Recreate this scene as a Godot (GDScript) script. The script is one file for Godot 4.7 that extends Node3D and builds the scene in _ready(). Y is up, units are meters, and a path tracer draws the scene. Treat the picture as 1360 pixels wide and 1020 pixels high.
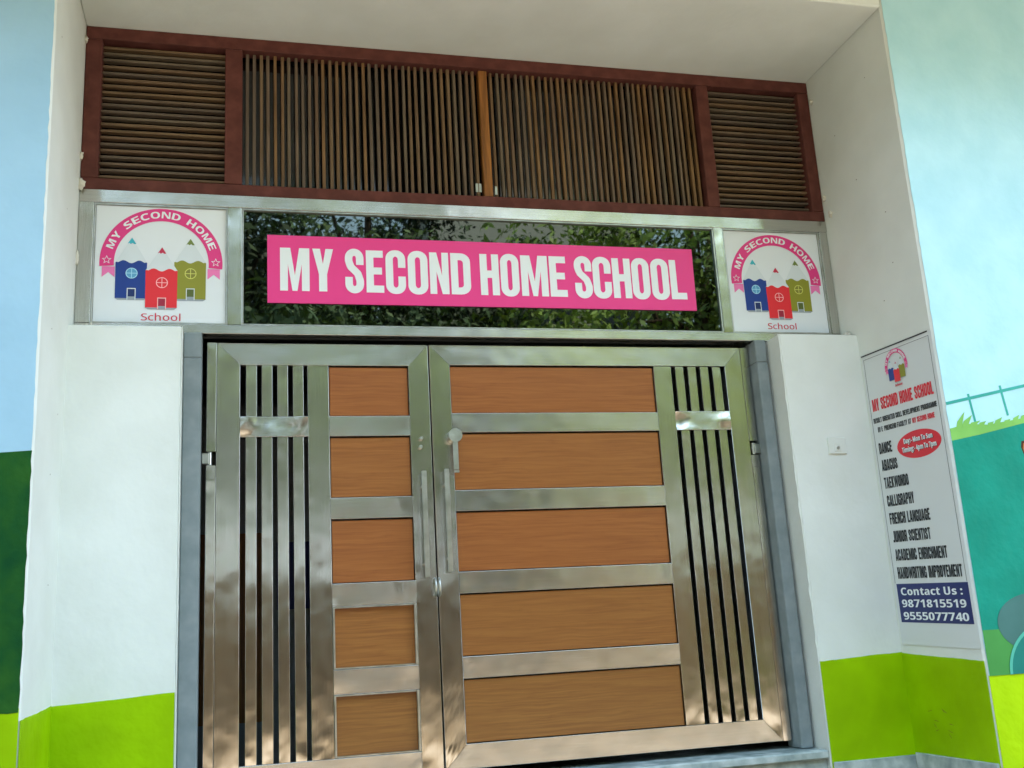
extends Node3D
# A school entrance: steel and timber gate in a white portal between two mural walls.

const ZW := 0.697      # face of the mural walls
const ZP := 0.132      # face of the pilasters
const ZG := -0.05      # face of the gate leaves
const SOFFIT := 4.305
const HX := 1.8        # half width of the portal

var rng := RandomNumberGenerator.new()
var M := {}
var box_cache := {}
var bold: Font
var plain_font: Font

# ------------------------------------------------------------------ helpers
func srgb(r: float, g: float, b: float) -> Color:
	return Color(r / 255.0, g / 255.0, b / 255.0)

func thing(called: String, label: String, category: String, at := Vector3.ZERO, group := "") -> Node3D:
	var o := Node3D.new()
	o.name = called
	add_child(o, true)
	o.position = at
	o.set_meta("label", label)
	o.set_meta("category", category)
	if group != "":
		o.set_meta("group", group)
	return o

func put(parent: Node3D, called: String, mesh: Mesh, mat: Material, at := Vector3.ZERO) -> MeshInstance3D:
	# at is a place in the scene; parents are only moved, never turned
	var o := MeshInstance3D.new()
	o.name = called
	o.mesh = mesh
	o.material_override = mat
	parent.add_child(o, true)
	o.position = at - (parent.global_position if parent != self else Vector3.ZERO)
	return o

func structure(o: Node) -> void:
	o.set_meta("kind", "structure")

func cbox(s: Vector3, c: float, uvo := Vector2.ZERO) -> ArrayMesh:
	# a box with bevelled edges; u runs along its longest side, in metres
	var key := "%.4f %.4f %.4f %.4f %.3f %.3f" % [s.x, s.y, s.z, c, uvo.x, uvo.y]
	if box_cache.has(key):
		return box_cache[key]
	var h := s * 0.5
	c = minf(c, minf(h.x, minf(h.y, h.z)) * 0.8)
	var la := 0
	if s.y > s.x and s.y >= s.z: la = 1
	elif s.z > s.x and s.z > s.y: la = 2
	var st := SurfaceTool.new()
	st.begin(Mesh.PRIMITIVE_TRIANGLES)
	var corner := func(sg: Vector3, ax: int) -> Vector3:
		var v := Vector3(sg.x * (h.x - c), sg.y * (h.y - c), sg.z * (h.z - c))
		v[ax] = sg[ax] * h[ax]
		return v
	var emit := func(pts: Array, n: Vector3) -> void:
		var na := 0
		var an := n.abs()
		if an.y > an.x + 0.01 and an.y >= an.z: na = 1
		elif an.z > an.x + 0.01 and an.z > an.y + 0.01: na = 2
		var ua := la
		if ua == na: ua = (na + 1) % 3
		var va := 3 - na - ua
		var order := range(1, pts.size() - 1)
		for k in order:
			var t := [pts[0], pts[k], pts[k + 1]]
			if (t[1] - t[0]).cross(t[2] - t[0]).dot(n) > 0.0:
				t = [t[0], t[2], t[1]]
			for v in t:
				st.set_normal(n)
				st.set_uv(Vector2(v[ua], v[va]) + uvo)
				st.add_vertex(v)
	for ax in 3:
		for sg in [-1.0, 1.0]:
			var b := (ax + 1) % 3
			var d := (ax + 2) % 3
			var n := Vector3.ZERO
			n[ax] = sg
			var q := []
			for p in [[-1, -1], [1, -1], [1, 1], [-1, 1]]:
				var g := Vector3.ZERO
				g[ax] = sg; g[b] = p[0]; g[d] = p[1]
				q.append(corner.call(g, ax))
			emit.call(q, n)
	if c > 0.00001:
		for ax in 3:      # edges that run along ax
			var b := (ax + 1) % 3
			var d := (ax + 2) % 3
			for sb in [-1.0, 1.0]:
				for sd in [-1.0, 1.0]:
					var g0 := Vector3.ZERO
					g0[ax] = -1; g0[b] = sb; g0[d] = sd
					var g1 := g0
					g1[ax] = 1
					var n := Vector3.ZERO
					n[b] = sb; n[d] = sd
					emit.call([corner.call(g0, b), corner.call(g1, b), corner.call(g1, d), corner.call(g0, d)], n.normalized())
		for sx in [-1.0, 1.0]:
			for sy in [-1.0, 1.0]:
				for sz in [-1.0, 1.0]:
					var g := Vector3(sx, sy, sz)
					emit.call([corner.call(g, 0), corner.call(g, 1), corner.call(g, 2)], g.normalized())
	var m := st.commit()
	box_cache[key] = m
	return m

func bx(parent: Node3D, called: String, x0: float, x1: float, y0: float, y1: float, z0: float, z1: float, mat: Material, c := 0.002, vary := false) -> MeshInstance3D:
	var uvo := Vector2(rng.randf_range(0, 9), rng.randf_range(0, 9)) if vary else Vector2.ZERO
	return put(parent, called, cbox(Vector3(x1 - x0, y1 - y0, z1 - z0), c, uvo), mat, Vector3((x0 + x1) * 0.5, (y0 + y1) * 0.5, (z0 + z1) * 0.5))

func add_poly(st: SurfaceTool, pts: PackedVector2Array, z: float, depth := 0.0, xf := Transform3D.IDENTITY, uvo := Vector2.ZERO, swap := false) -> void:
	# a flat shape in its own xy plane facing +z, with side walls when it has depth
	var tri := Geometry2D.triangulate_polygon(pts)
	var n := (xf.basis * Vector3(0, 0, 1)).normalized()
	for k in range(0, tri.size(), 3):
		var a := pts[tri[k]]
		var b := pts[tri[k + 1]]
		var d := pts[tri[k + 2]]
		if (b - a).cross(d - a) > 0.0:
			var q := b
			b = d
			d = q
		for v in [a, b, d]:
			st.set_normal(n)
			st.set_uv((Vector2(v.y, v.x) if swap else v) + uvo)
			st.add_vertex(xf * Vector3(v.x, v.y, z))
	if depth > 0.0:
		var ccw := not Geometry2D.is_polygon_clockwise(pts)
		for k in pts.size():
			var a := pts[k]
			var b := pts[(k + 1) % pts.size()]
			if not ccw:
				var q := a
				a = b
				b = q
			var e := (b - a).normalized()
			var sn := (xf.basis * Vector3(e.y, -e.x, 0)).normalized()
			var p := [Vector3(a.x, a.y, z), Vector3(b.x, b.y, z), Vector3(b.x, b.y, z - depth), Vector3(a.x, a.y, z - depth)]
			for i in [0, 1, 2, 0, 2, 3]:
				st.set_normal(sn)
				st.set_uv(Vector2(p[i].x + p[i].z, p[i].y) + uvo)
				st.add_vertex(xf * p[i])

func poly(parent: Node3D, called: String, pts: PackedVector2Array, z: float, mat: Material, depth := 0.002, xf := Transform3D.IDENTITY, uvo := Vector2.ZERO, swap := false) -> MeshInstance3D:
	# the points are scene coordinates (of the plane that xf lays out); the mesh is kept about its own middle
	var st := SurfaceTool.new()
	st.begin(Mesh.PRIMITIVE_TRIANGLES)
	var mid := Vector2.ZERO
	for p in pts: mid += p
	mid /= pts.size()
	var loc := PackedVector2Array()
	for p in pts: loc.append(p - mid)
	var flat := Transform3D(xf.basis, Vector3.ZERO)
	add_poly(st, loc, 0.0, depth, flat, uvo + (Vector2(mid.y, mid.x) if swap else mid), swap)
	return put(parent, called, st.commit(), mat, xf * Vector3(mid.x, mid.y, z))

func rect(x0: float, y0: float, x1: float, y1: float) -> PackedVector2Array:
	return PackedVector2Array([Vector2(x0, y0), Vector2(x1, y0), Vector2(x1, y1), Vector2(x0, y1)])

func oval(c: Vector2, a: float, b: float, n := 32, from := 0.0, to := TAU) -> PackedVector2Array:
	var p := PackedVector2Array()
	var closed := absf(to - from - TAU) < 0.001
	for k in (n if closed else n + 1):
		var t := from + (to - from) * k / float(n)
		p.append(c + Vector2(a * cos(t), b * sin(t)))
	return p

func sector(c: Vector2, ro: float, ri: float, from: float, to: float, n := 40) -> PackedVector2Array:
	var p := oval(c, ro, ro, n, from, to)
	var q := oval(c, ri, ri, n, from, to)
	q.reverse()
	p.append_array(q)
	return p

func tube(st: SurfaceTool, path: Array, radii: Array, sides := 8) -> void:
	var rings := []
	for k in path.size():
		var d: Vector3
		if k == 0: d = path[1] - path[0]
		elif k == path.size() - 1: d = path[k] - path[k - 1]
		else: d = path[k + 1] - path[k - 1]
		d = d.normalized()
		var u := d.cross(Vector3(0.31, 0.2, 0.93)).normalized()
		var w := d.cross(u)
		var ring := []
		for s in sides:
			var a := TAU * s / sides
			var n := u * cos(a) + w * sin(a)
			ring.append([path[k] + n * radii[k], n])
		rings.append(ring)
	for k in path.size() - 1:
		for s in sides:
			var s2 := (s + 1) % sides
			var q := [rings[k][s], rings[k][s2], rings[k + 1][s2], rings[k + 1][s]]
			for i in [0, 2, 1, 0, 3, 2]:
				st.set_normal(q[i][1])
				st.set_uv(Vector2(float(s) / sides, q[i][0].y))
				st.add_vertex(q[i][0])
	for e in [0, path.size() - 1]:
		var n2: Vector3 = (path[0] - path[1]).normalized() if e == 0 else (path[e] - path[e - 1]).normalized()
		for s in sides:
			var t := [path[e], rings[e][s][0], rings[e][(s + 1) % sides][0]]
			if (t[1] - t[0]).cross(t[2] - t[0]).dot(n2) > 0.0:
				t = [t[0], t[2], t[1]]
			for v in t:
				st.set_normal(n2)
				st.set_uv(Vector2.ZERO)
				st.add_vertex(v)

func rod(parent: Node3D, called: String, a: Vector3, b: Vector3, r: float, mat: Material, sides := 16) -> MeshInstance3D:
	var st := SurfaceTool.new()
	st.begin(Mesh.PRIMITIVE_TRIANGLES)
	var mid := (a + b) * 0.5
	tube(st, [a - mid, b - mid], [r, r], sides)
	return put(parent, called, st.commit(), mat, mid)

func lump(parent: Node3D, called: String, at: Vector3, s: Vector3, mat: Material, seed_no: int) -> void:
	# an uneven dab of plaster
	var nz := FastNoiseLite.new()
	nz.seed = seed_no
	nz.frequency = 0.9
	var st := SurfaceTool.new()
	st.begin(Mesh.PRIMITIVE_TRIANGLES)
	st.set_smooth_group(0)
	var P := func(i: int, j: int) -> Vector3:
		var th := PI * i / 8.0
		var ph := TAU * j / 12.0
		var d := Vector3(sin(th) * cos(ph), cos(th), sin(th) * sin(ph))
		return d * s * 0.62 * (1.0 + 1.1 * nz.get_noise_3dv(d * 1.6))
	for i in 8:
		for j in 12:
			for q in [[0, 0], [0, 1], [1, 1], [0, 0], [1, 1], [1, 0]]:
				st.add_vertex(P.call(i + q[0], (j + q[1]) % 12))
	st.index()
	st.generate_normals()
	put(parent, called, st.commit(), mat, at)

# ------------------------------------------------------------------ lettering
func text_into(st: SurfaceTool, s: String, f: Font, xf: Transform3D, w: float, h: float, cap_ref := "") -> void:
	# fits the text to width w and cap height h, its left foot at the origin of xf
	var tm := TextMesh.new()
	tm.text = s
	tm.font = f
	tm.font_size = 40
	tm.pixel_size = 0.01
	tm.depth = 0.02
	tm.curve_step = 2.0
	tm.horizontal_alignment = HORIZONTAL_ALIGNMENT_LEFT
	var ab := tm.get_aabb()
	var rm := TextMesh.new()
	rm.text = cap_ref if cap_ref != "" else "H"
	rm.font = f
	rm.font_size = 40
	rm.pixel_size = 0.01
	rm.depth = 0.02
	var rb := rm.get_aabb()
	# foot line: the reference letters stand on it, centred as the text is
	var sc := Vector3(w / ab.size.x, h / rb.size.y, 0.05)
	var foot := rb.position.y
	var b := Basis.from_scale(sc)
	st.append_from(tm, 0, xf * Transform3D(b, -Vector3(ab.position.x * sc.x, foot * sc.y, ab.position.z * sc.z)))

func text(parent: Node3D, called: String, s: String, f: Font, xf: Transform3D, w: float, h: float, mat: Material) -> MeshInstance3D:
	var st := SurfaceTool.new()
	st.begin(Mesh.PRIMITIVE_TRIANGLES)
	text_into(st, s, f, Transform3D(xf.basis, Vector3.ZERO), w, h)
	return put(parent, called, st.commit(), mat, xf.origin)

func round_rect(x0: float, y0: float, x1: float, y1: float, rx: float, ry: float) -> Array:
	# clockwise from the middle of the right side, downwards
	var p := []
	var cs := [[x1 - rx, y0 + ry, 0.0], [x0 + rx, y0 + ry, -PI / 2], [x0 + rx, y1 - ry, -PI], [x1 - rx, y1 - ry, -PI * 1.5]]
	for c in cs:
		for k in 7:
			var a: float = c[2] - PI / 2 * k / 6.0
			p.append(Vector2(c[0] + rx * cos(a), c[1] + ry * sin(a)))
	return p

func glyph(ch: String, w: float, h: float, t := 0.034, ty := 0.034) -> Array:
	var out := []
	var P := func(a: Array) -> PackedVector2Array:
		var p := PackedVector2Array()
		for v in a: p.append(Vector2(v[0], v[1]))
		return p
	match ch:
		"M":
			out.append(P.call([[0, 0], [0, h], [0.35 * w, h], [0.5 * w, 0.36 * h], [0.65 * w, h], [w, h], [w, 0], [w - t, 0], [w - t, 0.62 * h], [0.585 * w, 0], [0.415 * w, 0], [t, 0.62 * h], [t, 0]]))
		"N":
			t *= 0.93
			out.append(P.call([[0, 0], [0, h], [0.38 * w, h], [w - t, 0.44 * h], [w - t, h], [w, h], [w, 0], [0.64 * w, 0], [t, 0.54 * h], [t, 0]]))
		"Y":
			out.append(P.call([[0, h], [0.37 * w, h], [0.5 * w, 0.64 * h], [0.63 * w, h], [w, h], [0.5 * w + t * 0.53, 0.4 * h], [0.5 * w + t * 0.53, 0], [0.5 * w - t * 0.53, 0], [0.5 * w - t * 0.53, 0.4 * h]]))
		"E":
			out.append(P.call([[0, 0], [0, h], [w * 0.97, h], [w * 0.97, h - ty], [t, h - ty], [t, 0.595 * h], [w * 0.9, 0.595 * h], [w * 0.9, 0.43 * h], [t, 0.43 * h], [t, ty], [w, ty], [w, 0]]))
		"H":
			out.append(P.call([[0, 0], [0, h], [t, h], [t, 0.6 * h], [w - t, 0.6 * h], [w - t, h], [w, h], [w, 0], [w - t, 0], [w - t, 0.42 * h], [t, 0.42 * h], [t, 0]]))
		"A":
			for f in [0, 1]:
				var p := PackedVector2Array()
				for v in [[0, 0], [0.27, 1], [0.5, 1], [0.5, 0.78], [0.41, 0.36], [0.5, 0.36], [0.5, 0.17], [0.38, 0.17], [0.35, 0]]:
					p.append(Vector2((v[0] if f == 0 else 1.0 - v[0]) * w, v[1] * h))
				out.append(p)
		"B", "P", "R":
			out.append(rect(0, 0, t, h))
			out.append(P.call([[t, h], [w * 0.8, h], [w * 0.97, h * 0.94], [w, h * 0.85], [w, h * 0.6], [w * 0.9, h * 0.53], [w - t, h * 0.56], [w - t, h - ty], [t, h - ty]]))
			out.append(P.call([[t, h * 0.57], [w - t, h * 0.56], [w * 0.9, h * 0.53], [w * 0.8, h * 0.42], [t, h * 0.42]]))
			if ch == "R":
				out.append(P.call([[w - t, h * 0.42], [w * 0.8, h * 0.42], [w * 0.9, h * 0.53], [w, h * 0.42], [w, 0], [w - t, 0]]))
			elif ch == "B":
				out.append(P.call([[w * 0.8, h * 0.42], [w * 0.9, h * 0.53], [w, h * 0.42], [w, h * 0.14], [w * 0.96, h * 0.05], [w * 0.8, 0], [t, 0], [t, ty], [w - t, ty], [w - t, h * 0.42]]))
		"F":
			out.append(P.call([[0, 0], [0, h], [w, h], [w, h - ty], [t, h - ty], [t, 0.59 * h], [w * 0.92, 0.59 * h], [w * 0.92, 0.43 * h], [t, 0.43 * h], [t, 0]]))
		"I":
			out.append(rect(0, 0, w, h))
		"J":
			out.append(P.call([[w - t, h], [w, h], [w, 0.12 * h], [0.8 * w, 0], [0.1 * w, 0], [0, 0.03 * h], [0, 0.03 * h + ty], [w - t, ty * 1.1]]))
		"K":
			out.append(P.call([[0, 0], [0, h], [t, h], [t, 0.6 * h], [0.6 * w, h], [w, h], [0.68 * w, 0.52 * h], [w, 0], [0.6 * w, 0], [t, 0.4 * h], [t, 0]]))
		"T":
			out.append(P.call([[0, h], [w, h], [w, h - ty], [0.5 * w + t * 0.5, h - ty], [0.5 * w + t * 0.5, 0], [0.5 * w - t * 0.5, 0], [0.5 * w - t * 0.5, h - ty], [0, h - ty]]))
		"U":
			out.append(P.call([[0, h], [0, 0.14 * h], [0.08 * w, 0.05 * h], [0.25 * w, 0], [0.75 * w, 0], [0.92 * w, 0.05 * h], [w, 0.14 * h], [w, h], [w - t, h], [w - t, 0.17 * h], [0.56 * w, ty], [0.44 * w, ty], [t, 0.17 * h], [t, h]]))
		"V":
			out.append(P.call([[0, h], [t * 1.1, h], [0.5 * w, 0.3 * h], [w - t * 1.1, h], [w, h], [0.68 * w, 0], [0.32 * w, 0]]))
		"W":
			out.append(P.call([[0, h], [0.21 * w, h], [0.29 * w, 0.4 * h], [0.4 * w, h], [0.6 * w, h], [0.71 * w, 0.4 * h], [0.79 * w, h], [w, h], [0.85 * w, 0], [0.63 * w, 0], [0.5 * w, 0.52 * h], [0.37 * w, 0], [0.15 * w, 0]]))
		"G":
			out.append_array(glyph("C", w, h, t, ty))
			out.append(P.call([[w * 0.52, h * 0.5], [w, h * 0.5], [w, h * 0.401], [w - t, h * 0.401], [w * 0.52, h * 0.41]]))
			out.append(P.call([[w - t * 0.7, 0], [w - t * 0.7, h * 0.03], [w, h * 0.1], [w, 0]]))
		"L":
			out.append(P.call([[0, 0], [0, h], [t, h], [t, ty], [w, ty], [w, 0]]))
		"O", "D":
			var a := round_rect(0, 0, w, h, w * 0.46, h * 0.2)
			var b := round_rect(t, ty * 0.9, w - t, h - ty * 0.9, (w - 2 * t) * 0.48, h * 0.08)
			if ch == "D":
				a = round_rect(0, 0, w, h, w * 0.5, h * 0.2)
				b = round_rect(t, ty, w - t, h - ty, (w - 2 * t) * 0.6, h * 0.07)
				for k in range(7, 21):
					var yy := 0.0 if k < 14 else h
					a[k] = Vector2(0.0 if k > 7 and k < 20 else w * 0.35, yy)
					b[k] = Vector2(t, ty if k < 14 else h - ty)
			var n := a.size()
			for half in [range(10, 25), []]:
				var idx: Array = []
				if half is Array and half.size() > 0:
					idx = range(10, 25)
				else:
					for k in range(24, 24 + n - 24 + 11): idx.append(k % n)
				var p := PackedVector2Array()
				for k in idx:
					if p.is_empty() or p[p.size() - 1].distance_to(a[k]) > 0.0002: p.append(a[k])
				idx.reverse()
				for k in idx:
					if p[p.size() - 1].distance_to(b[k]) > 0.0002: p.append(b[k])
				out.append(p)
		"C":
			var a := round_rect(0, 0, w, h, w * 0.46, h * 0.2)
			var b := round_rect(t, ty * 0.9, w - t, h - ty * 0.9, (w - 2 * t) * 0.48, h * 0.08)
			var p := PackedVector2Array([Vector2(w, 0.4 * h)])
			for v in a: p.append(v)
			p.append(Vector2(w, 0.6 * h))
			p.append(Vector2(w - t, 0.6 * h))
			b.reverse()
			for v in b: p.append(v)
			p.append(Vector2(w - t, 0.4 * h))
			out.append(p)
		"S":
			var c := t * 0.5
			var sp := PackedVector2Array([Vector2(w - c, 0.64 * h), Vector2(w - c, 0.78 * h)])
			for k in range(0, 9):
				var a := PI * k / 8.0
				sp.append(Vector2(w * 0.5 + (w * 0.5 - c) * cos(a), 0.8 * h + (0.2 * h - ty * 0.46) * sin(a)))
			sp.append_array(PackedVector2Array([Vector2(c, 0.73 * h), Vector2(c * 1.25, 0.655 * h), Vector2(w * 0.32, 0.585 * h), Vector2(w * 0.5, 0.515 * h), Vector2(w * 0.68, 0.44 * h), Vector2(w - c * 1.25, 0.355 * h), Vector2(w - c, 0.28 * h)]))
			for k in range(0, 9):
				var a := -PI * k / 8.0
				sp.append(Vector2(w * 0.5 + (w * 0.5 - c) * cos(a), 0.2 * h + (0.2 * h - ty * 0.46) * sin(a)))
			sp.append_array(PackedVector2Array([Vector2(c, 0.22 * h), Vector2(c, 0.36 * h)]))
			for q in Geometry2D.offset_polyline(sp, c, Geometry2D.JOIN_ROUND, Geometry2D.END_BUTT):
				out.append(q)
	return out

func heavy_line(st: SurfaceTool, s: String, xf: Transform3D, w: float, h: float) -> void:
	# tall narrow heavy capitals, spaced to fill the width
	var wide := {"M": 1.42, "W": 1.55, "I": 0.4, " ": 0.5, "J": 0.85, "L": 0.86, "F": 0.88, "E": 0.9, "T": 0.95}
	var total := -0.11
	for c in s: total += wide.get(c, 1.0) + 0.11
	var k := w / total
	var x := 0.0
	for c in s:
		var gw: float = wide.get(c, 1.0) * k
		if c != " ":
			var round := c in "SCOG"
			for p in glyph(c, gw, h, k * 0.4, h * 0.18):
				add_poly(st, p, 0.0, 0.0, xf * Transform3D(Basis.IDENTITY, Vector3(x, 0, 0)))
		x += gw + 0.11 * k

# ------------------------------------------------------------------ materials
func noise_tex(freq: float, oct: int, lo: Color, hi: Color, size := 512, seed_no := 1, kind := FastNoiseLite.TYPE_SIMPLEX_SMOOTH) -> NoiseTexture2D:
	var n := FastNoiseLite.new()
	n.noise_type = kind
	n.seed = seed_no
	n.frequency = freq
	n.fractal_octaves = oct
	var t := NoiseTexture2D.new()
	t.width = size
	t.height = size
	t.seamless = true
	t.noise = n
	var g := Gradient.new()
	g.set_color(0, lo)
	g.set_color(1, hi)
	g.set_offset(0, 0.15)
	g.set_offset(1, 0.85)
	t.color_ramp = g
	return t

func normal_tex(freq: float, oct: int, strength: float, size := 512, seed_no := 1) -> NoiseTexture2D:
	var n := FastNoiseLite.new()
	n.seed = seed_no
	n.frequency = freq
	n.fractal_octaves = oct
	var t := NoiseTexture2D.new()
	t.width = size
	t.height = size
	t.seamless = true
	t.noise = n
	t.as_normal_map = true
	t.bump_strength = strength
	return t

func streak_image(w: int, h: int, along: float, across: float, lo: Color, hi: Color, seed_no: int, fine := 0.35, knots := 0.0) -> ImageTexture:
	# grain that runs along u
	var n := FastNoiseLite.new()
	n.seed = seed_no
	n.frequency = 1.0
	n.fractal_octaves = 3
	var f := FastNoiseLite.new()
	f.seed = seed_no + 7
	f.frequency = 1.0
	f.fractal_octaves = 2
	var im := Image.create(w, h, false, Image.FORMAT_RGB8)
	for y in h:
		for x in w:
			var u := float(x) / w
			var v := float(y) / h
			# wrap both ways by blending across the seam
			var val := 0.0
			for k in 2:
				var uu := u + k
				var wt := (u if k == 0 else 1.0 - u)
				var warp := 0.02 * n.get_noise_2d(uu * 3.0, v * 5.0)
				val += wt * (n.get_noise_2d(uu * along, (v + warp) * across) + fine * f.get_noise_2d(uu * along * 3.0, v * across * 5.0) + knots * maxf(0.0, n.get_noise_2d(uu * 9.0 + 40.0, v * 12.0) - 0.35))
			var t := clampf(0.5 + 0.85 * val, 0.0, 1.0)
			im.set_pixel(x, y, lo.lerp(hi, t))
	im.generate_mipmaps()
	return ImageTexture.create_from_image(im)

func paint(c: Color, tex: Texture2D, scale := 0.5, rough := 0.75, bump: Texture2D = null, bump_scale := 0.3) -> StandardMaterial3D:
	var m := StandardMaterial3D.new()
	m.albedo_color = c
	m.albedo_texture = tex
	m.uv1_triplanar = true
	m.uv1_world_triplanar = true
	m.uv1_scale = Vector3.ONE * scale
	m.roughness = rough
	m.metallic_specular = 0.22
	if bump:
		m.normal_enabled = true
		m.normal_texture = bump
		m.normal_scale = bump_scale
	return m

func flat_print(c: Color, rough := 0.45) -> StandardMaterial3D:
	var m := StandardMaterial3D.new()
	m.albedo_color = c
	m.roughness = rough
	m.metallic_specular = 0.45
	return m

func make_materials() -> void:
	var soft := noise_tex(0.006, 4, Color(0.965, 0.965, 0.96), Color(1, 1, 1), 512, 3)
	var wall_bump := normal_tex(0.03, 5, 3.0, 512, 5)
	M.white = paint(srgb(227, 233, 228), soft, 0.6, 0.7, wall_bump, 0.15)
	M.sky_left = paint(srgb(164, 203, 224), noise_tex(0.01, 5, Color(0.955, 0.965, 0.97), Color(1, 1, 1), 512, 11), 0.45, 0.6, wall_bump, 0.15)
	M.sky_right = paint(srgb(186, 228, 236), noise_tex(0.012, 5, Color(0.94, 0.965, 0.97), Color(1, 1, 1), 512, 17), 0.6, 0.6, wall_bump, 0.15)
	M.dado = paint(srgb(156, 202, 0), noise_tex(0.012, 4, Color(0.9, 0.9, 0.9), Color(1, 1, 1), 256, 23), 0.8, 0.55, wall_bump, 0.3)
	M.yellow_green = paint(srgb(184, 222, 0), noise_tex(0.012, 4, Color(0.9, 0.92, 0.9), Color(1, 1, 1), 256, 29), 0.8, 0.55, wall_bump, 0.3)
	M.hill_left = paint(srgb(255, 255, 255), noise_tex(0.008, 4, srgb(14, 70, 36), srgb(38, 88, 32), 512, 31), 1.3, 0.55, wall_bump, 0.4)
	var brush := noise_tex(0.012, 4, Color(0.9, 0.92, 0.91), Color(1, 1, 1), 256, 37)
	M.hill_right = paint(srgb(26, 146, 124), brush, 0.9, 0.55, wall_bump, 0.3)
	M.paint_grass = paint(srgb(138, 196, 98), brush, 0.9, 0.55)
	M.paint_fence = paint(srgb(70, 172, 158), brush, 0.9, 0.55)
	M.paint_field = paint(srgb(84, 158, 80), brush, 0.9, 0.55)
	M.paint_bush = paint(srgb(80, 122, 116), brush, 0.9, 0.55)
	M.paint_wheel = paint(srgb(44, 134, 122), brush, 0.9, 0.55)
	M.paint_rim = paint(srgb(96, 190, 166), brush, 0.9, 0.55)
	M.paint_brown = paint(srgb(186, 110, 58), brush, 0.9, 0.55)
	M.paint_outline = paint(srgb(84, 46, 30), brush, 0.9, 0.55)
	M.concrete = paint(srgb(150, 152, 148), noise_tex(0.02, 5, Color(0.75, 0.75, 0.74), Color(1, 1, 1), 512, 41), 0.7, 0.85, wall_bump, 0.6)
	M.marble = paint(srgb(196, 206, 204), noise_tex(0.012, 5, Color(0.7, 0.74, 0.74), Color(1, 1, 1), 512, 43), 1.2, 0.25)
	M.step_stone = paint(srgb(132, 114, 92), noise_tex(0.02, 5, Color(0.8, 0.8, 0.8), Color(1, 1, 1), 256, 47), 0.9, 0.6)
	M.interior = paint(srgb(150, 156, 158), soft, 0.6, 0.8)
	M.plaster_lump = paint(srgb(222, 220, 208), soft, 3.0, 0.9)
	# brushed stainless steel: polish lines along each bar, uneven buffing
	var st := StandardMaterial3D.new()
	st.albedo_texture = streak_image(512, 512, 1.5, 60.0, srgb(190, 189, 184), srgb(206, 205, 200), 51)
	st.metallic = 1.0
	st.roughness = 0.215
	st.roughness_texture = noise_tex(0.009, 2, Color(0.86, 0.86, 0.86), Color(1, 1, 1), 512, 53)
	st.uv1_scale = Vector3(1.3, 2.2, 1)
	st.anisotropy_enabled = true
	st.anisotropy = -0.85
	M.steel = st
	var stb := st.duplicate()      # the rough ground weld bars
	stb.roughness = 0.2
	stb.uv1_scale = Vector3(3.1, 3.4, 1)
	M.steel_ground = stb
	var al := StandardMaterial3D.new()
	al.albedo_color = srgb(206, 208, 204)
	al.albedo_texture = noise_tex(0.02, 4, Color(0.84, 0.84, 0.82), Color(1, 1, 1), 256, 59)
	al.uv1_triplanar = true
	al.uv1_scale = Vector3.ONE * 2.0
	al.metallic = 1.0
	al.roughness = 0.33
	M.satin = al
	# grey primer post
	M.post = paint(srgb(140, 150, 152), noise_tex(0.02, 4, Color(0.88, 0.9, 0.9), Color(1, 1, 1), 256, 61), 1.5, 0.5)
	# laminate wood panels
	var wt := streak_image(768, 384, 1.8, 34.0, srgb(142, 88, 46), srgb(164, 108, 59), 71, 0.6, -0.9)
	for k in 4:
		var w := StandardMaterial3D.new()
		w.albedo_texture = wt
		w.albedo_color = [srgb(255, 240, 226), srgb(252, 246, 230), srgb(246, 246, 224), srgb(238, 242, 214)][k]
		w.uv1_scale = Vector3(0.9, 1.9, 1)
		w.uv1_offset = Vector3(0.23 * k, 0.31 * k, 0)
		w.roughness = 0.3
		w.metallic_specular = 0.5
		M["panel_%d" % k] = w
	# louvre timbers: weathered teak in several tones
	var gr := streak_image(512, 128, 2.0, 9.0, Color(0.68, 0.66, 0.64), Color(1, 1, 1), 83, 0.6)
	var tones := [srgb(128, 104, 78), srgb(118, 100, 82), srgb(134, 106, 74), srgb(112, 98, 84), srgb(122, 98, 76), srgb(140, 108, 70), srgb(120, 106, 88), srgb(130, 106, 78)]
	for k in tones.size():
		var w := StandardMaterial3D.new()
		w.albedo_color = tones[k]
		w.albedo_texture = gr
		w.uv1_scale = Vector3(1.1, 6.0, 1)
		w.uv1_offset = Vector3(0.17 * k, 0.37 * k, 0)
		w.roughness = 0.55
		M["slat_%d" % k] = w
	var mu := StandardMaterial3D.new()
	mu.albedo_color = srgb(166, 108, 46)
	mu.albedo_texture = gr
	mu.uv1_scale = Vector3(1.0, 4.0, 1)
	mu.roughness = 0.5
	M.mullion = mu
	M.maroon = paint(srgb(106, 64, 58), noise_tex(0.02, 4, Color(0.84, 0.84, 0.84), Color(1, 1, 1), 256, 89), 2.0, 0.42)
	# tinted reflecting glass
	var gl := StandardMaterial3D.new()
	gl.albedo_color = Color(0.27, 0.295, 0.285)
	gl.metallic = 1.0
	gl.roughness = 0.015
	M.dark_glass = gl
	var g2 := StandardMaterial3D.new()
	g2.albedo_color = srgb(26, 26, 28)
	g2.roughness = 0.08
	g2.metallic_specular = 0.5
	M.window_glass = g2
	M.pink = flat_print(srgb(236, 62, 142), 0.35)
	M.arch_pink = flat_print(srgb(226, 58, 134), 0.4)
	M.tail_pink = flat_print(srgb(236, 122, 182), 0.4)
	M.letter_white = flat_print(srgb(234, 241, 244), 0.4)
	M.board_white = flat_print(srgb(226, 234, 238), 0.3)
	M.logo_grey = flat_print(srgb(215, 225, 229), 0.4)
	M.logo_base = flat_print(srgb(150, 162, 172), 0.4)
	M.logo_blue = flat_print(srgb(22, 58, 140), 0.4)
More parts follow.
